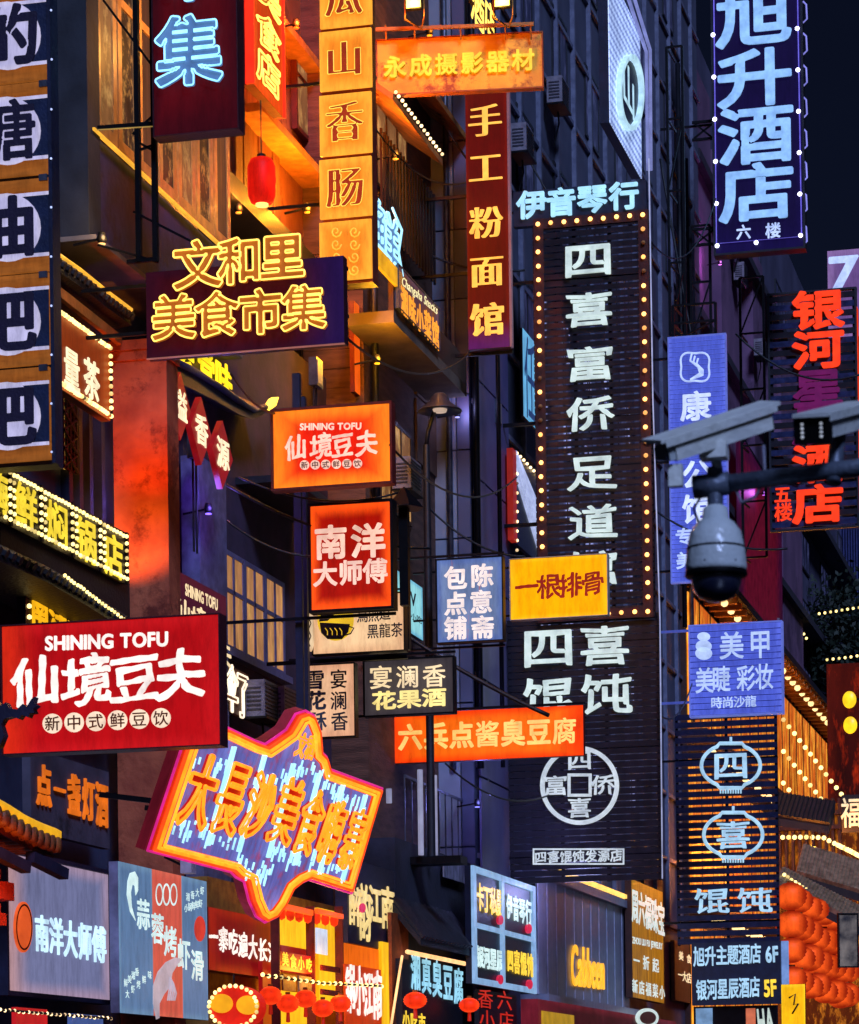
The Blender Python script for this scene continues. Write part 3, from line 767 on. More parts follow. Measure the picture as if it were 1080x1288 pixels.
# E: farther dark block with pink lit piers, F: gold house, beyond them the end of the street
xE = -12.0; yE0 = 76.0; yE1 = 128; zE = onX(880, 62, xE).z
E_ = building('far_dark_block', 'far dark high-rise with pink lit piers beyond the blue hotel sign', xE - 2, 100)
wbox(E_, 'wall', surf('far_wall', '#54506c', '#3c3852', rough=.85, scale=.6), -24, xE, yE0, yE1, 0, zE)
PKP = surf('pink_pier', '#7c5878', '#5c405e', rough=.85, scale=.7, wear='#4a304c')
for i, (ua, ub) in enumerate(((852, 872), (884, 908), (925, 938), (960, 985))):
    y = onX(ua, 300, xE).y; y2 = onX(ub, 300, xE).y
    wbox(E_, 'pier', PKP, xE, xE + .5, max(y, yE0 + .2), y2, 0, zE - 2 - i * .8)
for j in range(9):
    for i in range(7):
        y = 78 + i * 6.4; z = 9 + j * 2.4
        window_w(E_, xE + .04, y, y + 2.6, z, z + 1.3, DIMWIN, DARK, nx=3, t=.08)
for j in range(5):
    z = 10 + j * 4.2; wbox(E_, 'floor_band', surf('far_band', '#2c2838', rough=.8), xE + .002, xE + .7, yE0, yE1, z, z + .25)
redlit = surf('red_banner_cloth', '#a01c2c', '#7a1424', rough=.8)
bn = Sign('hanging_banner', 'long crimson cloth banner with pink light put in as a glow behind the surveillance camera', 'banner', 'W', 926, 540, 985, 840, -11.2)
bn.box('cloth', litbox('banner_glow', '#a01c40', '#601850', .2, edge=.2, noise=.8), -bn.hw, bn.hw, -bn.hh, bn.hh, -.03, 0)  # cloth emits: the pink light on it is put into the material
bn.box('rod', BLACK, -bn.hw - .1, bn.hw + .1, bn.hh, bn.hh + .08, -.05, .02)

xF = -11.0; yF0 = 70.5; yF1 = 108
Fh = building('gold_house', 'house with golden lit latticed galleries stepping down the far street', xF - 2, 88)
GOLD = litbox('gold_screen', '#e8841c', '#b04c14', 1.15, edge=.1, noise=1.1, nscale=2.5, blotch='#ffb83c', stretch=(1, 1, .25), lo=.48, hi=.68)
wbox(Fh, 'wall', P_BRN, -16, xF, yF0, yF1, 0, onX(868, 745, xF).z)
zt = onX(868, 735, xF).z
for j in range(3):
    z1_ = zt - .3 - j * 4.1; z0_ = z1_ - 3.4
    for i in range(20):
        y = yF0 + .2 + i * 1.85
        wbox(Fh, 'screen', GOLD, xF, xF + .05, y, y + 1.7, z0_, z1_)
        wbox(Fh, 'post', P_BRN, xF, xF + .06, y + 1.7, y + 1.85, z0_, z1_)
    wbox(Fh, 'gallery_beam', surf('gallery_beam', '#5a2c14', rough=.6), xF, xF + .5, yF0, yF1, z0_ - .25, z0_)
    for i in range(30):
        link('eave_lamp', bulb_mesh(.10, em('eave_lamp', '#ffd890', 2.0)), Fh, rel(Fh, (xF + .55, yF0 + .6 + i * 1.2, z1_ + .15)))
wbox(Fh, 'roof', TILE, xF - 3, xF + .9, yF0, yF1, zt, zt + .2)
for i in range(40): wbox(Fh, 'rafter', surf('rafter_gold', '#c8843c', rough=.6), xF, xF + .85, yF0 + .3 + i * .92, yF0 + .5 + i * .92, zt - .16, zt - .004)

# ================================================================== SIGNS
def circ(cu, cv, ru, rv, n=28, a0=0, a1=360):
    return [(cu + ru * cos(radians(a0 + (a1 - a0) * i / n)), cv - rv * sin(radians(a0 + (a1 - a0) * i / n))) for i in range(n if a1 - a0 == 360 else n + 1)]
def disc(s, cu, cv, ru, rv, mat, d0, d1, name='disc', n=28, parent=None):
    pts = [s.loc(*p) for p in circ(cu, cv, ru, rv, n)]; m = len(pts)
    vs = [(a, -d1, b) for a, b in pts] + [(a, -d0, b) for a, b in pts]
    fs = [tuple(range(m))] + [(i, m + i, m + (i + 1) % m, (i + 1) % m) for i in range(m)]
    return MB().add(vs, fs).build(name, mat, parent or s.root)
def poly(s, uv, mat, d0, d1, name='plate', parent=None):
    """flat plate with any outline, given as photo readings"""
    P = [Vector(s.loc(*p)) for p in uv]; me = curve_mesh([P], mat, abs(d1 - d0) / 2)
    o = link(name, me, parent or s.root, (0, -(d0 + d1) / 2, 0)); return o
def post_arms(s, u_from, vs, w=.035, d=-.02, mat=None, name='bracket_arm'):
    for v in vs:
        a = s.loc(u_from, v); s.box(name, mat or BLACK, a[0], -s.hw, a[1] - w / 2, a[1] + w / 2, -s.t, -s.t + w)

# 1 snack column (near, left border)
s = Sign('vertical_sign', 'tall five-panel snack sign with purple characters on pale discs at the left border', 'sign', 'P', -42, -14, 66, 582, 27.5)
s.t = .3; wdm = surf('orange_plank', '#c8722c', '#8e4a1c', rough=.55, scale=3, stretch=(.7, 3, 6), bump=.3, wear='#a85a20')
wde = litbox('orange_plank_glow', '#a85a1e', '#b4682a', .5, edge=.2, noise=.6, nscale=4, blotch='#7e3e18', stretch=(.6, 1, 4), lo=.55, hi=.8)  # lit copy of the planks: their light is put in as emission
lil = litbox('lilac_disc', '#b4b0d8', '#c0bad8', .9, edge=.1, noise=.3, nscale=4); pdark = surf('ink_purple', '#1c0c34', '#160828', rough=.7)
nvb = surf('navy_band', '#1e2a4c', '#16203c', rough=.5)
s.box('casing', NAVY, -s.hw, s.hw, -s.hh, s.hh, -.3, -.06)
pan = [(-14, 104), (107, 222), (228, 344), (347, 461), (465, 581)]
for i, ((va, vb), c) in enumerate(zip(pan, '的糖油粑粑')):
    s.rect('board', wde, -42, va, 62, vb, -.055, 0)
    h = vb - va; m = (va + vb) / 2
    s.rect('band', nvb, -42, m - h * .31, 62, m + h * .31, .002, .012)
    for vv in (m - h * .33, m + h * .33): s.rect('trim_line', lil, -42, vv - 2, 62, vv + 2, .003, .016)
    disc(s, 10, m + 1, 42, 43, lil, .013, .02)
    s.ch(c, 13 if i == 0 else 6, m + 1, 76 if i == 0 else 82, 80, pdark, 'heavy', t=.012, d=.022)
for k in range(4): s.rect('hinge', STEEL, 50, pan[k][1] - 2, 60, pan[k][1] + 6, -.02, .03)
s.rect('edge_post', NAVY, 62.5, -14, 67, 583, -.1, .02)
s.bulbs(66, 15, 66, 570, 10, em('edge_bulb', '#b8c8ff', 1.4), .012, .03)

# 2 night market sign with blue neon characters
s = Sign('projecting_sign', 'dark red hanging sign with ice-blue neon characters and a steel truss beside it', 'sign', 'P', 190, -120, 299, 161, 31.3)
s.panel(litbox('maroon_face', '#5c0812', '#440814', .6, edge=.2, noise=.4, nscale=1, grad=('z', '#1c0a34', .6, 1.0)), .22, P_MAR)
for c, v, in (('市', -40), ('集', 66)):
    s.ch(c, 240, v, 84, 90, em('blue_grey_fill', '#5c84b8', .7), 'heavy', t=.03, d=.02, neon=N_BLU, r=.011)
s.frame(P_MAR, .012, .01)
# truss
for u in (157, 178):
    a, b = s.loc(u, -100), s.loc(u + 5, 322); s.box('truss_post', BLACK, a[0], a[0] + .055, b[1], a[1], -.3, -.22)
for u0, v0, u1, v1 in ((113, 152, 192, 146), (150, 322, 186, 318), (113, 300, 190, 322), (158, 258, 240, 300), (120, -10, 190, 84), (157, 160, 190, 130), (160, 168, 182, 180), (160, 182, 182, 174)):
    a, b = s.loc(u0, v0), s.loc(u1, v1); MB().beam((a[0], .26, a[1]), (b[0], .26, b[1]), .045 if v0 in (152, 322) else .026).build('truss_bar', BLACK, s.root)
a, b = s.loc(113, 152), s.loc(192, 147); MB().beam((a[0], .22, a[1] - .035), (b[0], .22, b[1] - .035), .012).build('truss_trim', em('lit_edge', '#c8a050', .6), s.root)

# 3 food market sign
s = Sign('projecting_sign', 'wide maroon food-market board with orange characters outlined in yellow neon', 'sign', 'P', 183, 343, 433, 431, 31.6)
s.panel(litbox('maroon_purple_face', '#4a0a14', '#3c0c20', .6, edge=.15, noise=.4, nscale=.9, grad=('x', '#2a1450', .7, 1.0)), .16, P_MAR)
of = em('orange_fill', '#b8641c', .75)
for c, u, v, w, h in (('文', 252, 336, 62, 62), ('和', 305, 331, 56, 60), ('里', 358, 326, 58, 58)):
    s.ch(c, u, v, w, h, of, 'heavy', t=.05, d=.03, neon=N_YEL, r=.011)
for c, u, v in (('美', 222, 402), ('食', 276, 398), ('市', 331, 395), ('集', 385, 390)):
    s.ch(c, u, v, 56, 58, of, 'heavy', t=.05, d=.03, neon=N_YEL, r=.010)
s.box('lower_trim', em('trim_pink', '#b06a60', .7), -s.hw, s.hw, -s.hh - .015, -s.hh - .002, -.02, .01)
s.arms(-12, [s.hh * .8, -s.hh * .3])

# 4 sausage column
s = Sign('vertical_sign', 'tall orange lit column of square panels with brown embossed characters', 'sign', 'P', 401, -50, 468, 353, 40)
oface = litbox('orange_face', '#f08420', '#ffa834', 1.0, edge=.25, noise=.25, nscale=2)
s.t = .35; s.box('casing', P_RED, -s.hw, s.hw, -s.hh, s.hh, -.35, -.05)
for va, vb in ((-48, 33), (38, 112), (118, 194), (199, 273), (278, 352)): s.rect('board', oface, 402, va, 467, vb, -.045, .01)
bf = em('red_brown_fill', '#a83410', .7)
for c, v, h in (('瓜', -4, 54), ('山', 75, 48), ('香', 154, 54), ('肠', 236, 54)):
    s.ch(c, 433 + v * .008, v, 48, h, bf, 'song', t=.03, d=.015, neon=em('yellow_edge', '#ffd850', 1.2), r=.007, nd=.0)
rnd = random.Random(3)
for cu in (423, 446):
    for cv in (292, 308, 324, 340):
        k = rnd.choice((1, -1)); s.tube([(cu + k * (7 - i * .55) * cos(i * .75), cv + (8 - i * .6) * sin(i * .75)) for i in range(12)], em('scroll_yellow', '#ffb83a', 1.1), .012, .025, name='scroll', n=5)
s.arms(-12.6, [s.hh * .3, -s.hh * .45])

# 5 rusty camera shop board with two floodlights
s = Sign('projecting_sign', 'rusty yellow camera-shop board lit by two floodlights', 'sign', 'P', 474, 52, 682, 109, 43.5, yaw=8)
rust = surf('rusty_yellow', '#f4cc3c', '#dc9c24', rough=.6, scale=2.2, bump=.3, wear='#8e4416')
s.panel(rust, .12)
s.frame(surf('rust_frame', '#a85a1c', rough=.6), .02, .02)
for i, c in enumerate('永成摄影器材'):
    s.ch(c, 497 + i * 32.2, 85 - i * 1.7, 29, 28, em('amber_letter', '#ffdc3c', .9), 'bold', t=.03, d=.02)
a, b = s.loc(474, 42), s.loc(672, 35)
MB().beam((a[0], -.15, a[1]), (b[0], -.15, b[1]), .05).build('lamp_rail', surf('rail_yellow', '#c08a30', rough=.5), s.root)
for u in (486, 522, 580, 636, 668):
    a = s.loc(u, 52), s.loc(u, 36); MB().beam((a[0][0], -.06, a[0][1]), (a[1][0], -.15, a[1][1]), .025).build('rail_strut', MATS['rail_yellow'], s.root)
sR = s
for u, v in ((526, 22), (636, 20)):
    a = s.loc(u, v); P = s.O + s.R * a[0] + s.U * a[1] - s.Yl * (.55)
    fl = empty('floodlight', P, 'square floodlight glaring over the %s end of the rusty camera-shop board' % ('left' if u < 600 else 'right'), 'floodlight', 'floodlights over the rusty board')
    MB().box(-.13, .13, -.06, .02, -.1, .1).build('housing', BLACK, fl)
    MB().box(-.11, .11, -.075, -.062, -.08, .08).build('lens', em('flood_lens', '#ffe060', 6.0), fl)
    mb = MB(); [mb.beam(p, q, .02) for p, q in (((-.15, 0, .12), (.15, 0, .12)), ((-.15, 0, .12), (-.15, 0, -.22)), ((.15, 0, .12), (.15, 0, -.22)), ((-.15, 0, -.22), (0, .4, -.24)), ((.15, 0, -.22), (0, .4, -.24)))]
    mb.build('yoke', MATS['rail_yellow'], fl)
    spot('floodlight_beam', P + Vector((0, -.12, .02)), s.O + s.R * a[0] * .8 - s.U * .1, '#ffc040', 85, 95, .1)

# 6 noodle shop column
s = Sign('vertical_sign', 'narrow red lit noodle-shop sign with pale yellow block characters', 'sign', 'P', 584, 70, 641, 436, 46.2)
s.panel(litbox('red_strip_face', '#5c0806', '#701008', .8, edge=.1, noise=.5, nscale=1.1, grad=('z', '#5a1a60', .1, 0.0)), .2, P_RED)
for c, v in zip('手工粉面馆', (152, 211, 280, 341, 402)):
    s.ch(c, 610 + (v - 152) * .012, v, 43, 43, L_GLD, 'song' if c != '馆' else 'wide', t=.02, d=.005)
s.box('edge_light', em('edge_dull', '#7c5c70', .6), s.hw + .003, s.hw + .04, -s.hh, s.hh, -.1, .01)
s.arms(-11.9, [s.loc(600, 441)[1], s.loc(600, 338)[1], s.loc(600, 240)[1]], .05)

# 7 music shop board
s = Sign('projecting_sign', 'navy music-shop board with ice-blue characters on top of the black slatted sign', 'sign', 'P', 645, 242, 813, 271, 50)
s.panel(NAVY, .15)
for c, u, v in (('伊', 669, 258), ('音', 706, 255), ('琴', 745, 251), ('行', 785, 247)): s.ch(c, u, v, 38, 36, L_BLU if 0 else em('letter_music', '#a8e0f8', 1.05), 'heavy', t=.04, d=.02)
s.arms(-11.3, [0])

# 8 great black slatted sign, upper part bordered by bulbs
slat = surf('black_slat', '#2a2430', '#1a161e', rough=.4, metal=.3, scale=4, bump=.1)
s = Sign('slatted_sign', 'towering black slatted foot-massage sign with white characters and a border of bulbs', 'sign', 'P', 669, 276, 823, 776, 50)
s.t = .12; n = 58
for i in range(n):
    z = s.hh - (i + .5) * 2 * s.hh / n; s.box('slat', slat, -s.hw, s.hw, z - .044, z + .044, -.05, -.01)
for a in (-s.hw + .03, -s.hw * .3, s.hw * .3, s.hw - .03): s.box('upright', BLACK, a - .03, a + .03, -s.hh, s.hh, -.13, -.052)
brd = surf('border_red', '#4c1410', '#300c0a', rough=.5)
s.box('border', brd, -s.hw + .02, -s.hw + .2, -s.hh, s.hh, -.008, .01); s.box('border', brd, s.hw - .2, s.hw - .02, -s.hh, s.hh, -.008, .01)
s.box('border', brd, -s.hw + .2, s.hw - .2, s.hh - .19, s.hh - .01, -.008, .01); s.box('border', brd, -s.hw + .2, s.hw - .2, -s.hh + .01, -s.hh + .19, -.008, .01)
a0, a1, b0, b1 = -s.hw + .11, s.hw - .11, -s.hh + .1, s.hh - .1
me = bulb_mesh(.042, OBULB)
for i in range(29):
    z = b1 + (b0 - b1) * i / 28
    link('bulb', me, s.root, (a0, -.04, z)); link('bulb', me, s.root, (a1, -.04, z))
for i in range(1, 8):
    x = a0 + (a1 - a0) * i / 8; link('bulb', me, s.root, (x, -.04, b1)); link('bulb', me, s.root, (x, -.04, b0))
for c, v in zip('四喜富侨足道馆', (328, 390, 458, 521, 595, 657, 715)):
    s.ch(c, 740 + (v - 328) * .018, v, 61, 46, L_ICE, 'lishu', t=.05, d=.03, neon=None)
s.tube([(816, 200), (821, 500), (830, 780), (833, 1105)], em('edge_rope', '#a8b0d8', .8), .012, .02, name='edge_light')
s.arms(-11.3, [s.hh * .7, 0, -s.hh * .5], .06)
# lower part
s = Sign('slatted_sign', 'lower black slatted wonton sign with a round coin emblem in white', 'sign', 'P', 637, 780, 832, 1106, 50.1)
s.t = .12; n = 40
for i in range(n):
    z = s.hh - (i + .5) * 2 * s.hh / n; s.box('slat', slat, -s.hw, s.hw, z - .05, z + .05, -.05, -.01)
for a in (-s.hw + .03, -s.hw * .3, s.hw * .3, s.hw - .03): s.box('upright', BLACK, a - .03, a + .03, -s.hh, s.hh, -.13, -.052)
for c, u, v in (('四', 690, 815), ('喜', 761, 812), ('馄', 690, 878), ('饨', 763, 873)): s.ch(c, u, v, 64, 54, L_ICE, 'lishu', t=.05, d=.03)
def ring(s, cu, cv, r, w, mat, d0, d1, name='ring', ru=None):
    P1 = [Vector(s.loc(*p)) for p in circ(cu, cv, ru or r, r, 56)]; k = (r - w) / r
    P2 = [Vector(s.loc(*p)) for p in circ(cu, cv, (ru or r) * k, r - w, 56)][::-1]
    return link(name, curve_mesh([P1, P2], mat, abs(d1 - d0) / 2), s.root, (0, -(d0 + d1) / 2, 0))
ring(s, 729, 988, 49.5, 5.5, em('coin_white', '#ccd6da', .9), .0, .04)
sq = lambda u0, v0, u1, v1: [Vector(s.loc(*p)) for p in ((u0, v0), (u1, v0), (u1, v1), (u0, v1))]
link('square', curve_mesh([sq(714, 973, 744, 1002), sq(717.5, 976.5, 740.5, 998.5)[::-1]], MATS['coin_white'], .02), s.root, (0, -.02, 0))
for c, u, v in (('四', 729, 956), ('富', 699, 988), ('侨', 759, 987), ('喜', 729, 1016)): s.ch(c, u, v, 30, 27, MATS['coin_white'], 'lishu', t=.03, d=.02)
link('name_border', curve_mesh([sq(670, 1067, 785, 1087.5), sq(672, 1069, 783, 1085.5)[::-1]], MATS['coin_white'], .01), s.root, (0, -.01, 0))
s.row('四喜馄饨发源店', 680, 1078, 775, 1076, 15.5, 15.5, MATS['coin_white'], 'brush', t=.02, d=.005)
s.arms(-11.3, [s.hh * .8, 0, -s.hh * .8], .06)

# 9 star hotel sign high on the right
s = Sign('vertical_sign', 'tall violet hotel sign with big sky-blue characters and star lights along both sides', 'sign', 'P', 895, -70, 1010, 310, 68)
s.panel(litbox('violet_face', '#140a3c', '#160c48', .7, edge=.1, noise=.3, nscale=.6), .35, P_PUR, frame=DARK, fw=.05)
for c, u, v in (('旭', 948, 22), ('升', 949, 98), ('酒', 951, 170), ('店', 952, 242)): s.ch(c, u, v, 98, 76, em('letter_hotel', '#92c2fa', 1.0), 'bold', t=.06, d=.02)
s.ch('六', 935, 292, 19, 19, L_PALE, 'bold'); s.ch('楼', 972, 290, 20, 20, L_PALE, 'bold')
s.tube([(897, -60), (901, 307), (1008, 298), (1002, -60)], em('rope_violet', '#6a60d8', 1.0), .014, .03, name='rope_light')
stm = em('star_light', '#d8d8ff', 5.0)
for i in range(8):
    for u0, u1, v in ((896, 902, 310 - i * 53), (1002, 1007, 297 - i * 52)):
        if i or u0 < 950 or 1:
            u = u0 + (u1 - u0) * (v / 310); q = s.loc(u if u0 < 950 else u, v)
            link('star', bulb_mesh(.055, stm), s.root, (q[0], -.05, q[1]))
q = s.loc(951, 306); link('star', bulb_mesh(.055, stm), s.root, (q[0], -.05, q[1]))
for i in range(9):
    v = -40 + i * 40; s.tube([(1009, v), (1013, v + 4), (1014, v + 22), (1009, v + 27)], em('side_tube', '#8c8ce8', 1.0), .02, -.1, name='side_tube')
for v in (150, 172, 285, 305):
    a = s.loc(868, v); s.box('bracket_arm', BLACK, a[0], -s.hw, a[1] - .03, a[1] + .03, -.3, -.24)
for v in (150, 285):
    a, b = s.loc(870, v), s.loc(895, v + 20); c, d_ = s.loc(870, v + 20), s.loc(895, v)
    MB().beam((a[0], .27, a[1]), (b[0], .27, b[1]), .04).beam((c[0], .27, c[1]), (d_[0], .27, d_[1]), .04).build('bracket_brace', BLACK, s.root)
s.arms(-12, [s.loc(895, 150)[1]], .05)

# 10 red-orange galaxy hotel sign
s = Sign('slatted_sign', 'slatted dark sign with red-orange dotted hotel characters above the camera arm', 'sign', 'P', 967, 372, 1078, 660, 70)
s.t = .12; n = 26; sl2 = surf('blue_slat', '#404878', '#262c50', rough=.35, metal=.5, bump=.1)
for i in range(n):
    z = s.hh - (i + .5) * 2 * s.hh / n; s.box('slat', sl2 if i % 2 else slat, -s.hw, s.hw, z - .07, z + .07, -.05, -.01)
for a in (-s.hw + .03, 0, s.hw - .03): s.box('upright', BLACK, a - .03, a + .03, -s.hh, s.hh, -.13, -.052)
for c, v, m_ in (('银', 390, L_RED), ('河', 440, L_RED), ('星', 489, L_DIM), ('辰', 535, L_DIM), ('酒', 583, L_RED), ('店', 634, L_RED)):
    s.ch(c, 1029, v, 66, 50, m_, 'heavy', t=.06, d=.03)
s.ch('五', 984, 622, 22, 22, L_RED, 'bold'); s.ch('楼', 985, 644, 23, 24, L_RED, 'bold')
s.box('side_light', em('side_red', '#e8380c', 1.0), s.hw + .02, s.hw + .06, -s.hh * .9, s.hh * .85, -.3, -.02)
s.frame(DARK, .05, .01)
s = Sign('lightbox_sign', 'pale violet box with a large white 7 at the right border', 'sign', 'P', 1040, 316, 1120, 420, 84)
s.panel(litbox('violet_box', '#7a5a9c', '#9a78b8', .6, edge=.2, noise=.3), .2, P_PUR)
s.ch('7', 1061, 345, 78, 62, L_PALE, 'bold', t=.03, d=.01, shear=.2)

# 12 light blue mansion sign
rib = surf('ribbed_blue', '#4a5cb0', '#3a4a98', rough=.4)
def ribbed(s, mat, pitch, gapmat, t=.12):
    s.t = t; s.box('back', gapmat, -s.hw, s.hw, -s.hh, s.hh, -t, -.03); n = int(2 * s.hh / pitch)
    for i in range(n):
        z = -s.hh + (i + .5) * 2 * s.hh / n; s.box('slat', mat, -s.hw, s.hw, z - pitch * .42, z + pitch * .42, -.028, 0)
BLF = litbox('blue_lit_face', '#4c5ccc', '#5c6ce0', .85, edge=.1, noise=.35, nscale=.7); BLG = em('blue_gap', '#2c3690', .6)
s = Sign('vertical_sign', 'periwinkle-blue ribbed sign with a white swirl emblem behind the surveillance camera', 'sign', 'P', 841, 426, 915, 728, 62)
ribbed(s, BLF, .1, BLG); s.frame(em('blue_frame', '#6878d8', .7), .03, .01)
pts = [(c, d_) for c, d_ in circ(874, 462, 21, 21, 40)]
lob = [(874 + (19.5 + 2.2 * cos(4 * radians(9 * i) + pi)) * cos(radians(9 * i)), 462 - (19.5 + 2.2 * cos(4 * radians(9 * i) + pi)) * sin(radians(9 * i))) for i in range(40)]
s.tube(lob, L_PALE, .022, .02, True, name='emblem_ring')
for k in range(3):
    s.tube([(870 + k * 4, 445 + k * 3), (868 + k * 4, 454 + k * 2), (878 + k * 3, 462 + k * 2), (880 + k * 2, 470 + k), (868, 478)], L_PALE, .022, .025, name='emblem_swirl')
for c, v in (('康', 511), ('時', 554), ('公', 597), ('馆', 640)): s.ch(c, 875 + (v - 511) * .02, v, 40, 38, em('letter_mansion', '#d2e0ff', 1.0), 'bold', t=.04, d=.01)
s.ch('专', 861, 675, 24, 22, L_PALE, 'bold', t=.03, d=.01); s.ch('美', 862, 705, 24, 22, L_PALE, 'bold', t=.03, d=.01); s.ch('甲', 893, 705, 24, 22, L_PALE, 'bold', t=.03, d=.01)
s.arms(-11.2, [s.hh * .85, 0, -s.hh * .9], .05)

# 13 nail salon sign
s = Sign('projecting_sign', 'square blue ribbed nail-salon sign with raised pale characters', 'sign', 'P', 867, 788, 983, 895, 60)
ribbed(s, BLF, .12, BLG, .22); s.frame(MATS['blue_frame'], .03, .01)
LN = em('letter_salon', '#b4c8f0', 1.0)
for u, v, r_ in ((885, 801, 6.5), (885, 813, 8.5), (885, 822, 9)): disc(s, u, v, r_ + 1.5, r_ - 1, LN, .0, .05, 'icon')
for c, u, v, w, h in (('美', 920, 812, 32, 36), ('甲', 956, 810, 30, 38), ('美', 886, 856, 24, 34), ('睫', 907, 854, 24, 34), ('彩', 938, 853, 24, 34), ('妆', 961, 851, 24, 34)): s.ch(c, u, v, w, h, LN, 'reg', t=.04, d=.01)
s.row('時尚沙龍', 901, 884, 944, 882, 15, 15, LN, 'reg', t=.03, d=.01)
for v in (792, 882):
    a = s.loc(830, v + 2); s.box('bracket_arm', em('arm_blue', '#5060c0', .5), a[0], -s.hw, a[1] - .025, a[1] + .025, -.15, -.1)

# 14 lantern outline slatted sign + floor directory
s = Sign('slatted_sign', 'navy slatted wonton sign with two outlined lantern emblems', 'sign', 'P', 848, 898, 980, 1186, 64)
s.t = .12; n = 30; sl3 = surf('navy_slat', '#22284e', '#161a38', rough=.4, metal=.4, bump=.1)
for i in range(n):
    z = s.hh - (i + .5) * 2 * s.hh / n; s.box('slat', sl3, -s.hw, s.hw, z - .062, z + .062, -.05, -.01)
for a in (-s.hw + .03, 0, s.hw - .03): s.box('upright', BLACK, a - .03, a + .03, -s.hh, s.hh, -.13, -.052)
LL = em('letter_lantern', '#a8d0e8', 1.0)
for cu, cv, c in ((919, 963, '四'), (922, 1050, '喜')):
    L_ = [(cu - 14, cv - 28), (cu + 14, cv - 28)] + circ(cu, cv, 37, 27, 12, 62, -62) + [(cu + 14, cv + 28), (cu - 14, cv + 28)] + circ(cu, cv, 37, 27, 12, 242, 118)
    s.tube(L_, LL, .042, .02, True, name='lantern_outline'); s.ch(c, cu, cv, 44, 38, LL, 'lishu', t=.04, d=.02)
    s.tube([(cu, cv - 29), (cu, cv - 36)], LL, .03, .02, name='lantern_hook')
    for k in range(9): s.tube([(cu - 13 + k * 3.2, cv + 28), (cu - 13 + k * 3.2, cv + 35)], LL, .018, .02, name='tassel')
s.ch('馄', 895, 1133, 44, 34, LL, 'lishu', t=.04, d=.02); s.ch('饨', 949, 1132, 44, 34, LL, 'lishu', t=.04, d=.02)
s.arms(-11.0, [s.hh * .6, -s.hh * .8], .05)
s = Sign('directory_sign', 'dark floor directory listing two hotels on 6F and 5F', 'sign', 'P', 869, 1186, 982, 1262, 63.8)
s.panel(NAVY, .2)
s.row('旭升主题酒店', 879, 1203, 950, 1199, 14.5, 26, LL, 'bold', t=.03, d=.005); s.latin('6F', 963, 1210, 980, 1209, 19, LL, 'heavy', t=.03)
s.row('银河星辰酒店', 882, 1245, 949, 1241, 13.5, 27, LL, 'bold', t=.03, d=.005); s.latin('5F', 961, 1253, 978, 1252, 20, L_YEL, 'heavy', t=.03)
s.box('edge_light', em('edge_pale', '#7898d0', .8), s.hw + .002, s.hw + .16, -s.hh, s.hh, -.2, -.15)

# 15-20 small light boxes around the lamp post
s = Sign('lightbox_sign', 'weathered blue-white bun-shop light box with rust runs', 'light box', 'P', 549, 705, 632, 804, 43)
s.panel(litbox('weathered_face', '#7084b0', '#5c74b4', .75, edge=.12, noise=.5, nscale=2.4, blotch='#b4605c', stretch=(2.5, 1, .35), lo=.6, hi=.72), .14, DARK, frame=BLACK, fw=.02)
for c, u, v in (('陈', 606, 724), ('意', 605, 757), ('斋', 607, 789), ('包', 573, 727), ('点', 573, 759), ('铺', 573, 790)): s.ch(c, u, v, 29, 30, em('letter_bun', '#f4e4dc', 1.0), 'heavy', t=.012, d=.003)
s.arms(-11.75, [s.hh + .09, -s.hh - .06], .035)
s = Sign('lightbox_sign', 'bright yellow sparerib light box with dark red brush characters', 'light box', 'P', 641, 704, 764, 773, 44)
s.panel(litbox('yellow_face', '#ffa800', '#ffb614', 1.0, edge=.08, noise=.1), .14, DARK, frame=surf('white_edge', '#c8c0b0', rough=.5), fw=.01)
for c, u, v in (('一', 662, 738), ('根', 690, 737), ('排', 717, 736), ('骨', 745, 733)): s.ch(c, u, v, 31, 32, em('brush_red', '#a42010', .7), 'brush', t=.008, d=.003)
s.arms(-11.2, [s.hh * .8, -s.hh * .8], .03)
s = Sign('lightbox_sign', 'long orange stinky-tofu light box behind the lamp post', 'light box', 'P', 489, 898, 734, 950, 45)
s.panel(litbox('orange_red_face', '#f06410', '#f43c08', 1.0, edge=.2, noise=.25, nscale=1.5), .14, P_RED)
for i, c in enumerate('六兵点酱臭豆腐'): s.ch(c, 516 + i * 32.3, 927 - i * 1.3, 31, 34, L_GLD if 0 else em('letter_tofu', '#ffcc70', 1.1), 'heavy', t=.02, d=.003)
s.arms(-11.6, [s.hh + .05], .04)
s = Sign('lightbox_sign', 'grey-brown fruit-wine light box with two rows of cream characters', 'light box', 'P', 458, 832, 570, 895, 39.5)
s.panel(litbox('taupe_face', '#5c5250', '#463e44', .6, edge=.25, noise=.3, nscale=2), .14, BLACK, frame=BLACK, fw=.02)
s.row('宴澜香', 479, 852, 546, 850, 30, 30, L_CRM, 'reg', t=.012, d=.003); s.row('花果酒', 483, 881, 546, 877, 31, 24, em('letter_cream_hot', '#ffe48c', 1.15), 'heavy', t=.012, d=.003)
s.arms(-11.9, [s.hh + .1, -s.hh + .02], .035)
s = Sign('lightbox_sign', 'upright cream snow-crisp light box with dark characters, standing below the tea sign', 'light box', 'P', 374, 838, 446, 925, 38)
s.panel(litbox('cream_face', '#e8b48c', '#d89c78', .95, edge=.2, noise=.2, nscale=2), .14, BLACK, frame=BLACK, fw=.015)
for c, u, v, m_ in (('雪', 395, 855, P_GRY), ('花', 397, 881, P_GRY), ('酥', 398, 907, P_GRY), ('宴', 426, 854, P_CHA), ('澜', 426, 881, P_CHA), ('香', 427, 907, P_CHA)):
    s.ch(c, u, v, 27 if u < 410 else 22, 25, m_, 'heavy' if u < 410 else 'reg', t=.01, d=.003)
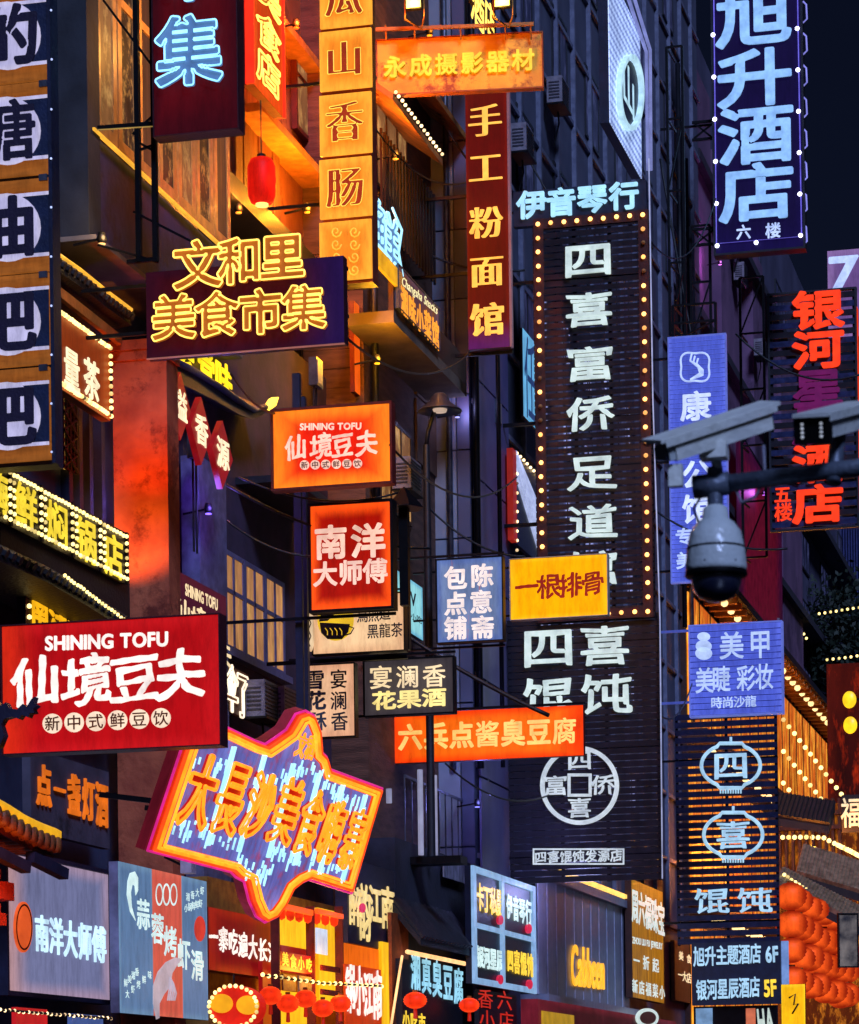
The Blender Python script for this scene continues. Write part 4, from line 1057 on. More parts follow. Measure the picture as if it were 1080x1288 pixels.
s = Sign('lightbox_sign', 'cream tea-house light box with a yellow disc and leaf cup', 'light box', 'P', 393, 752, 508, 817, 38.4)
s.panel(litbox('cream_face2', '#f0c494', '#e0ac80', .95, edge=.2, noise=.2, nscale=2), .16, BLACK, frame=BLACK, fw=.015)
disc(s, 422, 780, 23, 26, em('disc_yellow', '#f0c020', 1.0), .001, .004, 'sun_disc')
cup = surf('tea_brown', '#2c1c10', rough=.6)
poly(s, [(402, 783), (440, 785), (438, 795), (430, 804), (412, 804), (404, 796)], cup, .005, .009, 'cup')
s.tube([(439, 788), (445, 790), (441, 797), (434, 799)], cup, .01, .008, name='cup_handle')
poly(s, [(401, 782), (404, 772), (418, 768), (420, 774), (412, 781)], cup, .005, .009, 'leaf'); 
for k in range(4):
    s.tube([(412 + k * 6, 794), (409 + k * 6, 790)], MATS['disc_yellow'], .006, .011, name='leaf_vein'); s.tube([(412 + k * 6, 794), (412 + k * 6, 799)], MATS['disc_yellow'], .006, .011, name='leaf_vein')
for c, u, v in (('鳥', 456, 774), ('煎', 470, 773), ('道', 484, 771), ('黑', 469, 794), ('龍', 484, 793), ('茶', 499, 792)): s.ch(c, u, v, 15, 19, P_CHA, 'reg', t=.008, d=.003)
s.arms(-11.9, [-s.hh - .07], .05)
s = Sign('shop_sign', 'oval cream blade sign with dark handwriting squeezed beside the tea light box', 'sign', 'P', 386, 768, 393, 820, 38.3)
s.t = .06
disc(s, 389.5, 794, 4.5, 25, litbox('oval_cream', '#e8c8a0', '#d0a880', .9), -.06, 0, 'board')
s.tube([(388, 776), (391, 784), (388, 792), (391, 800), (388, 808), (390, 813)], P_CHA, .008, .004, name='script')
s = Sign('lightbox_sign', 'pale aqua snack light box along the wall behind the tea sign', 'light box', 'W', 498, 716, 532, 806, -11.5)
s.panel(litbox('aqua_face', '#8cd0d8', '#6cb4d0', .9, edge=.1, noise=.3), .2, NAVY)
s.latin('V', 516, 760, 524, 764, 16, NAVY, 'bold'); s.row('一品'.replace('品', '口') if 0 else '小吃', 520, 776, 527, 779, 7, 9, NAVY, 'reg', t=.005)
s.tube([(505, 740), (512, 748), (508, 755)], N_GRN, .02, .01, name='leaf_mark')
s = Sign('lightbox_sign', 'green-rimmed thin light box peeking out right of the tea sign', 'light box', 'P', 496, 742, 513, 815, 39)
s.panel(litbox('aqua_face', '', '', 1), .1, BLACK, frame=BLACK, fw=.02)
s.tube([(498, 745), (510, 744), (511, 800)], N_GRN, .012, .012, name='green_edge')

# 21 small tofu sign, 23 master sign
def tofu_circles(s, pts, r, mdisc, mchar):
    for (u, v), c in zip(pts, '新中式鲜豆饮'):
        disc(s, u, v, r, r, mdisc, .001, .004, 'disc', 20); s.ch(c, u, v, r * 1.55, r * 1.55, mchar, 'reg', t=.004, d=.006)
s = Sign('lightbox_sign', 'small glowing orange tofu light box with cream lettering above the red master sign', 'light box', 'P', 343, 518, 491, 605, 36)
s.panel(litbox('tofu_glow', '#dc1c08', '#ff7c1c', 1.1, edge=.26, noise=.12, nscale=1.5), .16, P_RED, frame=P_RED, fw=.03)
LPK = em('letter_blush', '#ffcdb4', 1.05)
s.latin('SHINING TOFU', 377, 541, 455, 540, 8, LPK, 'heavy', t=.01)
for c, u, v in (('仙', 372, 563), ('境', 404, 561), ('豆', 431, 560), ('夫', 461, 558)): s.ch(c, u, v, 29, 33, LPK, 'brush', t=.01, d=.003)
tofu_circles(s, [(383 + i * 13.3, 585 - i * .4) for i in range(6)], 6, LPK, P_RED)
s = Sign('lightbox_sign', 'red-orange master chef light box with glowing edges below the small tofu sign', 'light box', 'P', 390, 637, 492, 762, 36.8)
s.panel(litbox('master_glow', '#9c1004', '#ff5212', 1.05, edge=.15, noise=.2, nscale=1.5), .2, BLACK, frame=BLACK, fw=.035)
s.ch('南', 416, 682, 42, 44, LPK, 'heavy', t=.01, d=.003); s.ch('洋', 463, 680, 44, 44, LPK, 'heavy', t=.01, d=.003)
for c, u, v in (('大', 409, 722), ('师', 441, 720), ('傅', 472, 718)): s.ch(c, u, v, 31, 32, LPK, 'heavy', t=.01, d=.003)
s.arms(-12.3, [-s.hh - .06], .04)

# 22 the big tofu sign
s = Sign('lightbox_sign', 'big red tofu light box with white brush characters at the left border', 'light box', 'P', 2, 788, 277, 936, 27)
s.panel(litbox('big_tofu_face', '#b40c12', '#c4141a', .85, edge=.12, noise=.3, nscale=.8, grad=('x', '#d82812', .18, 0.0)), .2, P_MAR, frame=P_MAR, fw=.012)
s.latin('SHINING TOFU', 57, 818, 213, 812, 17, L_WHT, 'heavy', t=.012)
for c, u, v in (('仙', 45, 857), ('境', 110, 855), ('豆', 170, 853), ('夫', 227, 849)): s.ch(c, u, v, 66, 66, L_WHT, 'brush', t=.014, d=.004)
tofu_circles(s, [(66 + i * 27.3, 910 - i * 1.4) for i in range(6)], 12.5, em('disc_cream', '#ffe2c0', 1.0), surf('disc_brown', '#8a3c14', rough=.6))
# dragon ridge ornament in front of it
dr = Sign('roof_dragon', 'dark dragon-shaped ridge ornament silhouetted against the big red tofu sign', 'ornament', 'P', -20, 880, 48, 940, 24)
dr.t = .1
poly(dr, [(-30, 880), (-6, 878), (4, 888), (10, 884), (14, 892), (24, 893), (31, 886), (36, 890), (42, 880), (46, 877), (44, 884), (49, 888), (44, 892), (46, 897), (40, 898), (38, 903), (30, 900), (26, 905), (18, 902), (8, 905), (4, 912), (8, 925), (2, 940), (-30, 945)], NAVY, -.05, .05, 'ornament_body')

# ---- signs lying along the wall (left)
s = Sign('shop_sign', 'brown energy-tea board framed by warm bulbs left of the red column', 'sign', 'W', 60, 378, 139, 530, -11.95)
# real corners from the wall plane
s.panel(litbox('brown_lit', '#8c3412', '#b8501c', .75, edge=.2, noise=.3), .12, P_BRN)
s.row('能量茶', 64, 451, 114, 478, 20, 52, L_WHT if 0 else em('letter_tea', '#ffeec0', 1.15), 'bold', t=.03, d=.02)
a, b = s.hw - .05, s.hh - .05; me = bulb_mesh(.028, YBULB)
for i in range(28):
    for z in (-b, b): link('bulb', me, s.root, (-a + 2 * a * i / 27, -.03, z))
for i in range(1, 9): link('bulb', me, s.root, (a, -.03, -b + 2 * b * i / 9))
s = Sign('shop_sign', 'black panelled hotpot-shop sign crowded with yellow bulbs, running along the wall', 'sign', 'W', -12, 576, 158, 735, -11.6)
s.panel(surf('panel_black_brown', '#2c1a14', '#1c100c', rough=.5), .1)
edges = [-12, 12, 51, 90, 125, 158]; me = bulb_mesh(.024, YBULB)
for i in range(5):
    ua, ub = edges[i], edges[i + 1]; vm = lambda u: 611 + (u + 12) * .585
    a0 = s.loc(ua + 3, 650)[0]; a1 = s.loc(ub - 2, 650)[0]; b = s.hh - .06
    k = max(int((a1 - a0) / .085), 4)
    for j in range(k):
        x = a0 + (a1 - a0) * j / (k - 1)
        for z in (-b, b): link('bulb', me, s.root, (x, -.03, z))
    for j in range(1, 6):
        for x in (a0, a1): link('bulb', me, s.root, (x, -.03, -b + 2 * b * j / 6))
    s.box('divider', BLACK, a1 + .02, a1 + .07, -s.hh, s.hh, .001, .03)
    s.ch('海鲜焖锅店'[i], (ua + ub) / 2 + .5, 619.5 + ((ua + ub) / 2) * .565, (ub - ua) * .72, 56, em('letter_hotpot', '#f8d838', 1.1), 'bold', t=.03, d=.015)
s = Sign('shop_sign', 'dark red master chef board half hidden above the big red tofu sign', 'sign', 'W', 32, 728, 160, 850, -11.9)
s.panel(P_MAR, .1)
for c, u, v in (('南', 49, 768), ('洋', 72, 778), ('大', 95, 788), ('师', 116, 796), ('傅', 135, 803)): s.ch(c, u, v, 23, 42, em('letter_amber', '#ffb818', 1.1), 'heavy', t=.03, d=.015)
me = bulb_mesh(.028, YBULB)
for i in range(30): link('bulb', me, s.root, (-s.hw + .03 + (2 * s.hw - .06) * i / 29, -.03, s.hh - .03))
for i in range(9): link('bulb', me, s.root, (-s.hw + .03, -.03, s.hh - .03 - i * .13))
s = Sign('shop_sign', 'plum coloured tofu wall sign behind the upper right corner of the big red one', 'sign', 'W', 213, 712, 287, 950, -11.6)
s.panel(litbox('plum_face', '#480c30', '#5c1030', .55, edge=.2, noise=.3), .12, P_PUR)
s.latin('SHINING TOFU', 233, 748, 274, 768, 14, L_CRM, 'heavy', t=.01)
for c, u, v in (('仙', 230, 770), ('境', 250, 780), ('豆', 268, 812), ('夫', 281, 822)): s.ch(c, u, v, 20, 34, L_CRM, 'brush', t=.01, d=.003)
s = Sign('shop_sign', 'orange raised wine-shop characters on a weathered grey panel', 'sign', 'W', 38, 940, 138, 1068, -12.0)
s.panel(surf('grey_panel_worn', '#5a5668', '#34323e', rough=.8, scale=1.5, wear='#23232c'), .1)
for c, u, v, w, h in (('点', 53, 988, 19, 54), ('一', 73, 994, 14, 34), ('盏', 91, 1000, 16, 54), ('灯', 109, 1006, 15, 54), ('酒', 126, 1012, 15, 58)): s.ch(c, u, v, w, h, em('letter_lamp', '#e87018', .9), 'bold', t=.08, d=.02)
s = Sign('lightbox_sign', 'grey-lilac master chef wall light box with an orange oval seal', 'light box', 'W', 8, 1072, 138, 1258, -11.9)
s.panel(litbox('lilac_grey_face', '#6c7096', '#9c86a0', .9, edge=.12, noise=.25, nscale=.6, grad=('x', '#b08a90', .22, 0.0)), .16, NAVY, frame=NAVY, fw=.05)
disc(s, 27, 1166, 11, 32, em('seal_orange', '#f06028', .9), .005, .03, 'seal'); ring(s, 27, 1166, 29, 2.2, P_RED, .03, .036, 'seal_ring', ru=10)
s.ch('南', 27, 1152, 15, 24, P_RED, 'bold', t=.01, d=.032); s.ch('洋', 27, 1179, 15, 24, P_RED, 'bold', t=.01, d=.032)
for i, c in enumerate('南洋大师傅'): s.ch(c, 51 + i * 18.0, 1174 + i * 3.4, 17.5, 48, em('letter_halo', '#c8ecff', 1.2), 'bold', t=.05, d=.02)
s = Sign('lightbox_sign', 'blue and coral shrimp-paste wall light box with a diagonal title', 'light box', 'W', 149, 1083, 262, 1283, -11.5)
GB = litbox('slate_blue_face', '#56749a', '#6484a4', .95, edge=.06, noise=.2, nscale=.8); CO = litbox('coral_face', '#d05848', '#d86450', .85, edge=.06, noise=.2, nscale=.8)
s.t = .12; s.box('casing', surf('casing_lilac', '#8a88a8', rough=.4), -s.hw, s.hw, -s.hh, s.hh, -.12, -.01)
e1, e2 = s.loc(192, 1180)[0], s.loc(229, 1180)[0]
for q0, q1, m_ in ((-s.hw, e1, GB), (e1, e2, CO), (e2, s.hw, GB)): s.box('face', m_, q0 + .002, q1 - .002, -s.hh, s.hh, -.008, 0)
SH = em('letter_shrimp', '#d4f0ec', 1.05)
for c, u, v in (('蒜', 180, 1150), ('蓉', 198, 1168), ('烤', 214, 1184), ('虾', 231, 1200), ('滑', 248, 1214)): s.ch(c, u, v, 16.5, 40, SH, 'bold', t=.01, d=.002)
poly(s, [(163, 1098), (169, 1096), (173, 1104), (173, 1120), (170, 1126), (169, 1114), (166, 1112), (164, 1122), (165, 1140), (170, 1158), (163, 1146), (159, 1125), (160, 1108)], SH, .001, .008, 'hook_mark')
for u in (200, 209, 218): ring(s, u, 1125, 14, 2.5, SH, .001, .006, 'loop_mark', ru=4.5)
poly(s, [(196, 1282), (192, 1262), (192, 1240), (198, 1222), (208, 1210), (220, 1204), (228, 1206), (222, 1214), (216, 1224), (214, 1240), (206, 1250), (200, 1262), (200, 1280)], em('shrimp_pale', '#c8b8c4', .8), .001, .008, 'shrimp')
for k in range(5): s.tube([(213 + k, 1228 + k * 2), (212 + k * 2.2, 1245 + k), (210 + k * 2.2, 1258)], MATS['shrimp_pale'], .01, .008, name='shrimp_leg')
for t_, u0, v0, u1, v1 in (('湘香大虾', 236, 1128, 254, 1120), ('小锅现'.replace('现', '鲜') + '鲜虾', 234, 1142, 252, 1136), ('鲜美湘香', 158, 1236, 172, 1222), ('大虾烤鲜味', 160, 1250, 188, 1226)):
    s.row(t_, u0, v0, u1, v1, 5, 11, SH, 'reg', t=.006, d=.002)
disc(s, 251, 1168, 7, 16, em('stamp_red', '#d83c30', .9), .001, .005, 'stamp'); s.ch('鲜', 251, 1168, 9, 20, SH, 'bold', t=.006, d=.006)
fx = s.loc(212, 1090); fp = s.O + s.R * fx[0] + s.U * fx[1] - s.Yl * .25
fl = empty('spotlight', fp, 'small white-cased spotlight above the shrimp-paste light box', 'spotlight')
MB().box(-.07, .07, -.09, .09, -.09, .06).build('housing', surf('lamp_white', '#b8b4c8', rough=.4), fl); MB().box(-.05, .05, -.07, .07, .062, .07).build('visor', BLACK, fl); MB().beam((-.05, 0, 0), (-.3, 0, .12), .03).build('bracket', BLACK, fl)

# 19 the great neon: tilted cloud-shaped board
s = Sign('neon_sign', 'huge tilted cloud-shaped food-market neon in orange, pink and ice blue', 'neon sign', 'W', 190, 930, 470, 1120, -9.7, tilt=20)
out = [(224, 940), (181, 1069), (286, 1096), (293, 1103), (303, 1108), (309, 1132), (318, 1152), (330, 1160), (345, 1153), (356, 1138), (366, 1118), (376, 1110), (385, 1106), (440, 1124), (479, 990), (413, 966), (408, 950), (402, 944), (400, 918), (392, 898), (381, 892), (368, 896), (356, 916), (342, 926), (330, 934), (318, 930), (282, 913), (236, 905)]
cen = (330, 1020)
def inset(k): # towards the middle
    n = len(out); R_ = []
    P = [Vector(p) for p in out]
    for q in offset_poly(P, -k, -k): R_.append((q.x, q.y))
    return R_
ar = sum(out[i - 1][0] * out[i][1] - out[i][0] * out[i - 1][1] for i in range(len(out))); sg = 1 if ar > 0 else -1
s.t = .25
PKB = litbox('neon_back_pink', '#7c1c30', '#a02c48', .4, edge=.1, noise=.4, nscale=1.4)
poly(s, out, PKB, -.10, 0, 'board')
def ins(k):
    return [(q.x, q.y) for q in offset_poly([Vector(p) for p in out], k * sg, k * sg)]
RDB = em('neon_red_band', '#e03008', .9)
poly(s, ins(3), RDB, .0, .05, 'red_band'); poly(s, ins(15), litbox('neon_field_spill', '#6c6cc0', '#9888d8', .75, edge=.2, noise=.6, nscale=2, blotch='#b83848', lo=.5, hi=.7), .05, .07, 'field')  # red blotches paint the tubes' red spill into the glowing field
s.tube(ins(8), N_ORG, .022, .08, True); s.tube(ins(12.5), em('neon_amber', '#ff9a28', 1.9), .018, .09, True); s.tube(ins(4.5), em('neon_orange_red', '#ff4a18', 1.4), .02, .07, True); s.tube(ins(.8), em('neon_magenta', '#e02890', 1.0), .015, .03, True)
chs = list(zip('大長沙美食嗨寨', ((247, 993), (287, 1002), (325, 1012), (361, 1020), (392, 1034), (421, 1046), (450, 1056))))
for i, (c, (u, v)) in enumerate(chs):
    W_ = (44, 40, 38, 36, 32, 29, 27)[i]; H_ = (112, 112, 100, 100, 98, 96, 94)[i]
    s.ch(c, u - 7 - i * 1.5, v - 2 - i * .3, W_ * .9, H_ * .92, em('neon_char_red', '#b81404', .95), 'bold', t=.09, d=.14, neon=N_ORG, r=.019, nd=.06)
for i in range(6):   # slim ice-blue bars between the characters
    u = (chs[i][1][0] + chs[i + 1][1][0]) / 2; v = (chs[i][1][1] + chs[i + 1][1][1]) / 2; L_ = 62 - i * 1.5
    for e in (-1.2, 1.8): s.tube([(u + e + L_ * .27, v - L_), (u + e - L_ * .27, v + L_)], N_CYA, .018, .1)
rnd = random.Random(11)
for i in range(190):
    f = rnd.random(); u = 226 + f * 222; vt = 930 + f * 62 - (30 * math.exp(-((u - 375) / 30) ** 2)); vb_ = 1056 + f * 58 + (42 * math.exp(-((u - 335) / 22) ** 2))
    up = rnd.random() < .5; L_ = rnd.uniform(6, 16); v = (vt + rnd.uniform(10, 26)) if up else (vb_ - rnd.uniform(16, 44))
    uu = u + (8 if up else -22)
    s.tube([(uu, v), (uu - L_ * .27, v + L_)], N_CYA, .012, .085)
for c, u, v in (('文', 372, 935), ('和', 384, 938)): s.ch(c, u, v, 13, 34, MATS['neon_char_red'], 'bold', t=.06, d=.08, neon=N_ORG, r=.014)
for k in range(3): MB().beam((-1.5 + k * 1.5, .1, 0), (-1.5 + k * 1.5, 1.6, -.3), .06).build('strut', BLACK, s.root)

# ---- lower shopfront signs
s = Sign('shop_sign', 'dark red food-street fascia with white characters under the great neon', 'sign', 'W', 262, 1140, 352, 1232, -11.7)
s.panel(litbox('fascia_red', '#7c0810', '#a02010', .8, edge=.2, noise=.3, nscale=1, grad=('x', '#b84410', .8, 1.0)), .2, P_RED)
for i, c in enumerate('一寨吃遍大长沙'): s.ch(c, 268 + i * 12.4, 1178 + i * 3.4, 12, 32, L_WHT, 'brush', t=.02, d=.005)
s = Sign('shop_sign', 'navy board with tall golden brush characters right of the great neon', 'sign', 'W', 436, 1078, 497, 1197, -11.2)
s.panel(surf('navy_violet', '#2a2644', '#1e1c34', rough=.5), .18)
for c, u, v, w, h in (('醉', 446, 1140, 16, 52), ('韵', 458, 1148, 15, 74), ('江', 471, 1138, 16, 50), ('南', 487, 1142, 17, 56)): s.ch(c, u, v, w, h, em('letter_gold_pale', '#f4d488', 1.05), 'bold', t=.04, d=.01)
disc(s, 451, 1142, 4, 6, em('seal_pink', '#e02050', 1), .05, .06, 'seal')
s = Sign('shop_sign', 'black board of tall ice-blue characters rimmed by a warm lamp bar above red lanterns', 'sign', 'W', 505, 1205, 582, 1300, -11.0)
s.panel(surf('board_night', '#141424', rough=.5), .1)
s.row('湘真臭豆腐', 522, 1222, 576, 1240, 12, 48, L_BLU if 0 else em('letter_cold', '#9cdcf4', 1.0), 'bold', t=.03, d=.01)
s.row('小吃市', 510, 1282, 530, 1286, 9, 24, L_YEL, 'bold', t=.02, d=.01)
s.tube([(507, 1197), (580, 1212)], LEDW, .035, .06, name='lamp_bar'); s.tube([(504, 1202), (490, 1290)], LEDW, .02, .02, name='lamp_bar')
s = Sign('window_sign', 'pale blue four-pane framed light box listing shops in yellow and white', 'light box', 'W', 593, 1088, 673, 1250, -10.7)
s.t = .12; s.box('back', surf('pane_back', '#141a34', rough=.4), -s.hw, s.hw, -s.hh, s.hh, -.12, -.02)
FB = em('frame_ice', '#90b8e0', .85)
am = s.loc(631, 1160)[0]
for q in ((-s.hw, -s.hw + .2), (am - .1, am + .1), (s.hw - .22, s.hw)): s.box('frame', FB, q[0], q[1], -s.hh, s.hh, -.018, .03)
for q in ((-s.hh, -s.hh + .1), (-.04, .04), (s.hh - .1, s.hh)):
    s.box('frame', FB, -s.hw + .2, am - .1, q[0], q[1], -.018, .028); s.box('frame', FB, am + .1, s.hw - .22, q[0], q[1], -.018, .028)
s.row('卡丁私影', 603, 1128, 628, 1136, 9, 36, L_YEL, 'heavy', t=.03, d=.01); s.row('伊音琴行', 640, 1140, 664, 1148, 7.5, 32, SH, 'heavy', t=.03, d=.01)
s.row('银河星辰', 603, 1203, 628, 1208, 8.5, 28, SH, 'heavy', t=.03, d=.01); s.row('四喜馄饨', 641, 1208, 666, 1214, 7.5, 30, L_YEL, 'heavy', t=.03, d=.01)
for u, v in ((627, 1157), (663, 1168), (627, 1232), (664, 1238)): disc(s, u, v, 3.2, 6, em('dot_red', '#d01840', 1), .0, .04, 'red_dot', 12)
# fashion shop with grey metal front
s = Sign('clothes_shopfront', 'grey ribbed metal shopfront with glowing golden gothic lettering', 'shopfront', 'W', 675, 1103, 792, 1270, -10.8)
s.t = .4; GM = surf('grey_metal', '#9298b0', '#8288a0', rough=.4, metal=.3, bump=.1)
s.box('back', DARK, -s.hw, s.hw, -s.hh, s.hh, -.4, -.03)
for i in range(11):
    a = -s.hw + 2 * s.hw * i / 11; s.box('panel', GM, a + .03, a + 2 * s.hw / 11 - .03, -s.hh, s.hh, -.028, 0)
    s.box('rib', surf('rib_bright', '#c8cee8', rough=.4), a - .025, a + .025, -s.hh, s.hh, -.027, .008)
s.box('fascia', GM, -s.hw, s.hw, s.hh, s.hh + .16, -.4, .1); s.box('sill', GM, -s.hw, s.hw, -s.hh - .22, -s.hh, -.4, .2)
s.latin('Cabbeen', 716, 1238, 758, 1244, 50, em('letter_gothic', '#ffb428', 1.3), 'reg', t=.1, d=.05, shear=.1)
s.box('eave_light', LEDY if 0 else em('fascia_light', '#ffc860', 1.6), -s.hw * .6, s.hw, s.hh + .2, s.hh + .28, .02, .1)
GLL = em('shop_cool_lamp', '#9aa8ff', 1.0)
s = Sign('shop_sign', 'gold-brown jewellery sign with tall white characters beside the metal shopfront', 'sign', 'W', 794, 1105, 835, 1262, -10.6)
s.panel(litbox('brown_gold_face', '#5a3408', '#7c4c10', .7, edge=.2, noise=.9, nscale=2, blotch='#c88a20', stretch=(3, 1, .3)), .15, P_BRN)
s.row('周六福珠宝', 798, 1139, 831, 1156, 8.5, 44, L_ICE, 'bold', t=.03, d=.01)
s.latin('ZHOU LIU FU JEWELRY', 795, 1186, 833, 1194, 8, L_ICE, 'bold', t=.02); s.row('一折起', 800, 1208, 824, 1214, 8, 18, L_ICE, 'bold', t=.02, d=.01); s.row('新店福菜小', 798, 1240, 832, 1248, 7, 18, L_ICE, 'bold', t=.02, d=.01)
s = Sign('shop_sign', 'dim brown board left of the hotel floor directory', 'sign', 'W', 848, 1182, 870, 1262, -11.0)
s.panel(surf('dim_brown_board', '#6a4428', '#4c2e1c', rough=.6), .1); s.row('一大店', 855, 1226, 866, 1230, 6, 14, L_CRM, 'reg', t=.02, d=.01); s.row('美食', 856, 1202, 866, 1206, 6, 12, L_CRM, 'reg', t=.02, d=.01)

# ---- upper left street signs along the wall
s = Sign('neon_sign', 'red neon-rimmed tall wall sign with yellow outlined characters beside the sausage column', 'neon sign', 'W', 316, -95, 356, 148, -12.0)
s.panel(litbox('red_glow_face', '#c82c08', '#f04810', .8, edge=.2, noise=.3, nscale=1.2), .15, P_RED)
s.box('hot_edge', N_RED, s.hw + .01, s.hw + .05, -s.hh, s.hh, -.1, .03); s.box('hot_edge', N_RED, -s.hw - .05, -s.hw - .01, -s.hh, s.hh, -.1, .03)
for c, v in (('美', -6), ('食', 45), ('店', 92)): s.ch(c, 335, v, 30, 44, em('orange_fill', '', 1), 'bold', t=.05, d=.02, neon=N_YEL, r=.014)
s = Sign('shop_sign', 'yellow old-flavour neon characters on the dark wall under the food-market board', 'neon sign', 'W', 222, 418, 291, 512, -12.2)
s.panel(DARK, .06)
for c, u, v in (('老', 232, 450), ('堂', 258, 466), ('味', 280, 480)): s.ch(c, u, v, 22, 50, em('letter_acid', '#ffe020', 1.1), 'heavy', t=.03, d=.02)
for c, u, v in (('溢', 227, 510), ('香', 253, 541), ('源', 280, 571)):
    s = Sign('diamond_sign', 'red diamond plaque with a yellow character, %s of the three under the swept eave' % {'溢': 'highest', '香': 'middle one', '源': 'lowest'}[c], 'sign', 'W', u - 12, v - 30, u + 12, v + 30, -11.6, group='three red diamond plaques under the swept eave')
    s.t = .08
    poly(s, [(u - 13, v - 8), (u, v - 42), (u + 13, v + 8), (u, v + 44)], em('diamond_red', '#a01018', .7), -.08, 0, 'plate')
    s.ch(c, u, v, 16, 40, L_CRM if 0 else em('letter_tea', '', 1), 'bold', t=.02, d=.01)
s = Sign('neon_sign', 'outline neon characters in warm white on brown board below the violet windows', 'neon sign', 'W', 286, 836, 313, 905, -12.1)
s.panel(surf('board_sienna', '#7c4c28', '#5c3418', rough=.6), .06)
for c, u, v in (('伞', 290, 866), ('了', 304, 874)): 
    o = s.ch(c, u, v, 16, 62, MATS['board_sienna'], 'reg', t=.01, d=.01, neon=N_WHT, r=.014)
s = Sign('neon_sign', 'tangle of ice-blue neon strokes right of the sausage column', 'neon sign', 'W', 468, 248, 502, 352, -11.0)
s.panel(surf('blue_glass', '#1c2c58', rough=.2), .05)
o = s.ch('鲜', 484, 300, 34, 76, em('neon_pale_fill', '#5c88c0', .8), 'bold', t=.02, d=.01, neon=N_CYA, r=.018)
s.tube([(490, 262), (502, 290), (498, 318), (503, 348)], N_CYA, .02, .04); s.rect('yellow_foot', em('foot_yellow', '#f0a818', 1), 468, 326, 502, 349, .0, .05)
s = Sign('shop_sign', 'blue-rimmed balcony light box with orange characters and white script', 'light box', 'W', 500, 333, 552, 440, -10.95)
s.panel(litbox('balcony_face', '#3c3860', '#54507c', .6, edge=.15, noise=.5, blotch='#8a4c20', nscale=2), .1, NAVY, frame=STEEL, fw=.02)
s.latin('Changsha Snacks', 505, 358, 550, 396, 11, em('script_cream', '#fff0b0', 1.1), 'reg', t=.01, shear=.3); s.row('湘味小菜馆', 508, 380, 547, 420, 9, 36, em('letter_ember', '#ffa030', 1.2), 'heavy', t=.02, d=.01)
s = Sign('neon_sign', 'slim orange vertical neon blade below the sausage column', 'neon sign', 'W', 445, 378, 464, 508, -11.8)
s.panel(em('blade_orange', '#e85c10', .95), .08, P_RED); s.row('长沙美食', 459, 398, 460, 486, 9, 26, em('blade_yellow', '#ffb040', 1.3), 'heavy', t=.03, d=.01)
s = Sign('neon_sign', 'narrow pale-blue glowing sign left of the bulb border', 'neon sign', 'W', 657, 412, 674, 540, -10.9)
s.panel(em('pale_blue_blade', '#6cb8e8', .9), .06, NAVY); s.ch('任', 666, 478, 14, 110, em('blade_dark', '#2c4c8c', .5), 'thin', t=.02, d=.005)
s = Sign('lattice_screen', 'diagonal white light lattice with red rim left of the massage sign', 'light panel', 'W', 647, 568, 682, 712, -10.9)
s.panel(surf('lattice_back', '#1a2244', rough=.4), .08); s.box('rim', em('rim_red', '#a02010', .7), -s.hw - .3, -s.hw, -s.hh, s.hh, -.08, .03)
for i in range(15):
    z = -s.hh + i * 2 * s.hh / 14; z2 = z + 1.2
    if z2 <= s.hh + .6: MB().beam((-s.hw, -.02, min(z2, s.hh)), (s.hw if z2 <= s.hh else s.hw, -.02, z), .035).build('light_bar', em('lattice_white', '#b8c4f0', .9), s.root)
for i in range(9): s.bulbs(648, 596 + i * 12, 648, 596 + i * 12, 1, WBULB, .03)
s.bulbs(648, 570, 682, 606, 9, WBULB, .03)
# LED mesh with the oval clock-like emblem
s = Sign('led_screen', 'silvery LED mesh panel with a white oval emblem above the music-shop board', 'screen', 'W', 765, -40, 807, 225, -9.3)
def ledmat():
    m, b, L = base('led_mesh'); tc = nn(m, 'ShaderNodeTexCoord'); mp = nn(m, 'ShaderNodeMapping'); mp.inputs[2].default_value = (0, radians(45), 0); L.new(tc.outputs['Object'], mp.inputs[0])
    ck = nn(m, 'ShaderNodeTexChecker'); ck.inputs['Scale'].default_value = 9; L.new(mp.outputs[0], ck.inputs[0])
    ck.inputs[1].default_value = (*lin('#8ea4d0'), 1); ck.inputs[2].default_value = (*lin('#3c4a80'), 1)
    no = nn(m, 'ShaderNodeTexNoise'); no.inputs['Scale'].default_value = .8; L.new(tc.outputs['Object'], no.inputs[0])
    L.new(ck.outputs[0], b.inputs['Emission Color']); mt = nn(m, 'ShaderNodeMath', operation='MULTIPLY'); mt.inputs[1].default_value = 3.2; L.new(no.outputs[0], mt.inputs[0]); L.new(mt.outputs[0], b.inputs['Emission Strength'])
    return m
LEDM = ledmat()
s.t = .2; s.box('screen_face', LEDM, -s.hw, s.hw, -s.hh * 1.0, s.hh, -.02, 0); s.box('casing', NAVY, -s.hw, s.hw, -s.hh, s.hh, -.2, -.022)
ring(s, 789, 117, 48, 6, em('oval_white', '#b8e0f0', 1.0), .01, .1, ru=15)
disc(s, 789, 117, 12.5, 41, surf('oval_violet', '#2a2050', '#1a1238', rough=.4), .002, .02, 'oval_plate')
s.ch('山', 789, 112, 16, 60, MATS['oval_white'], 'reg', t=.04, d=.03)
for k in (0, 1): s.tube([(770 + k * 9, -40), (806 + k * 5, 66 - k * 2), (808 + k * 4, 215)], em('tube_violet', '#8890d0', .8), .035, .1, name='edge_tube')

# ---- things on the structure
def box_lamp():
    pass
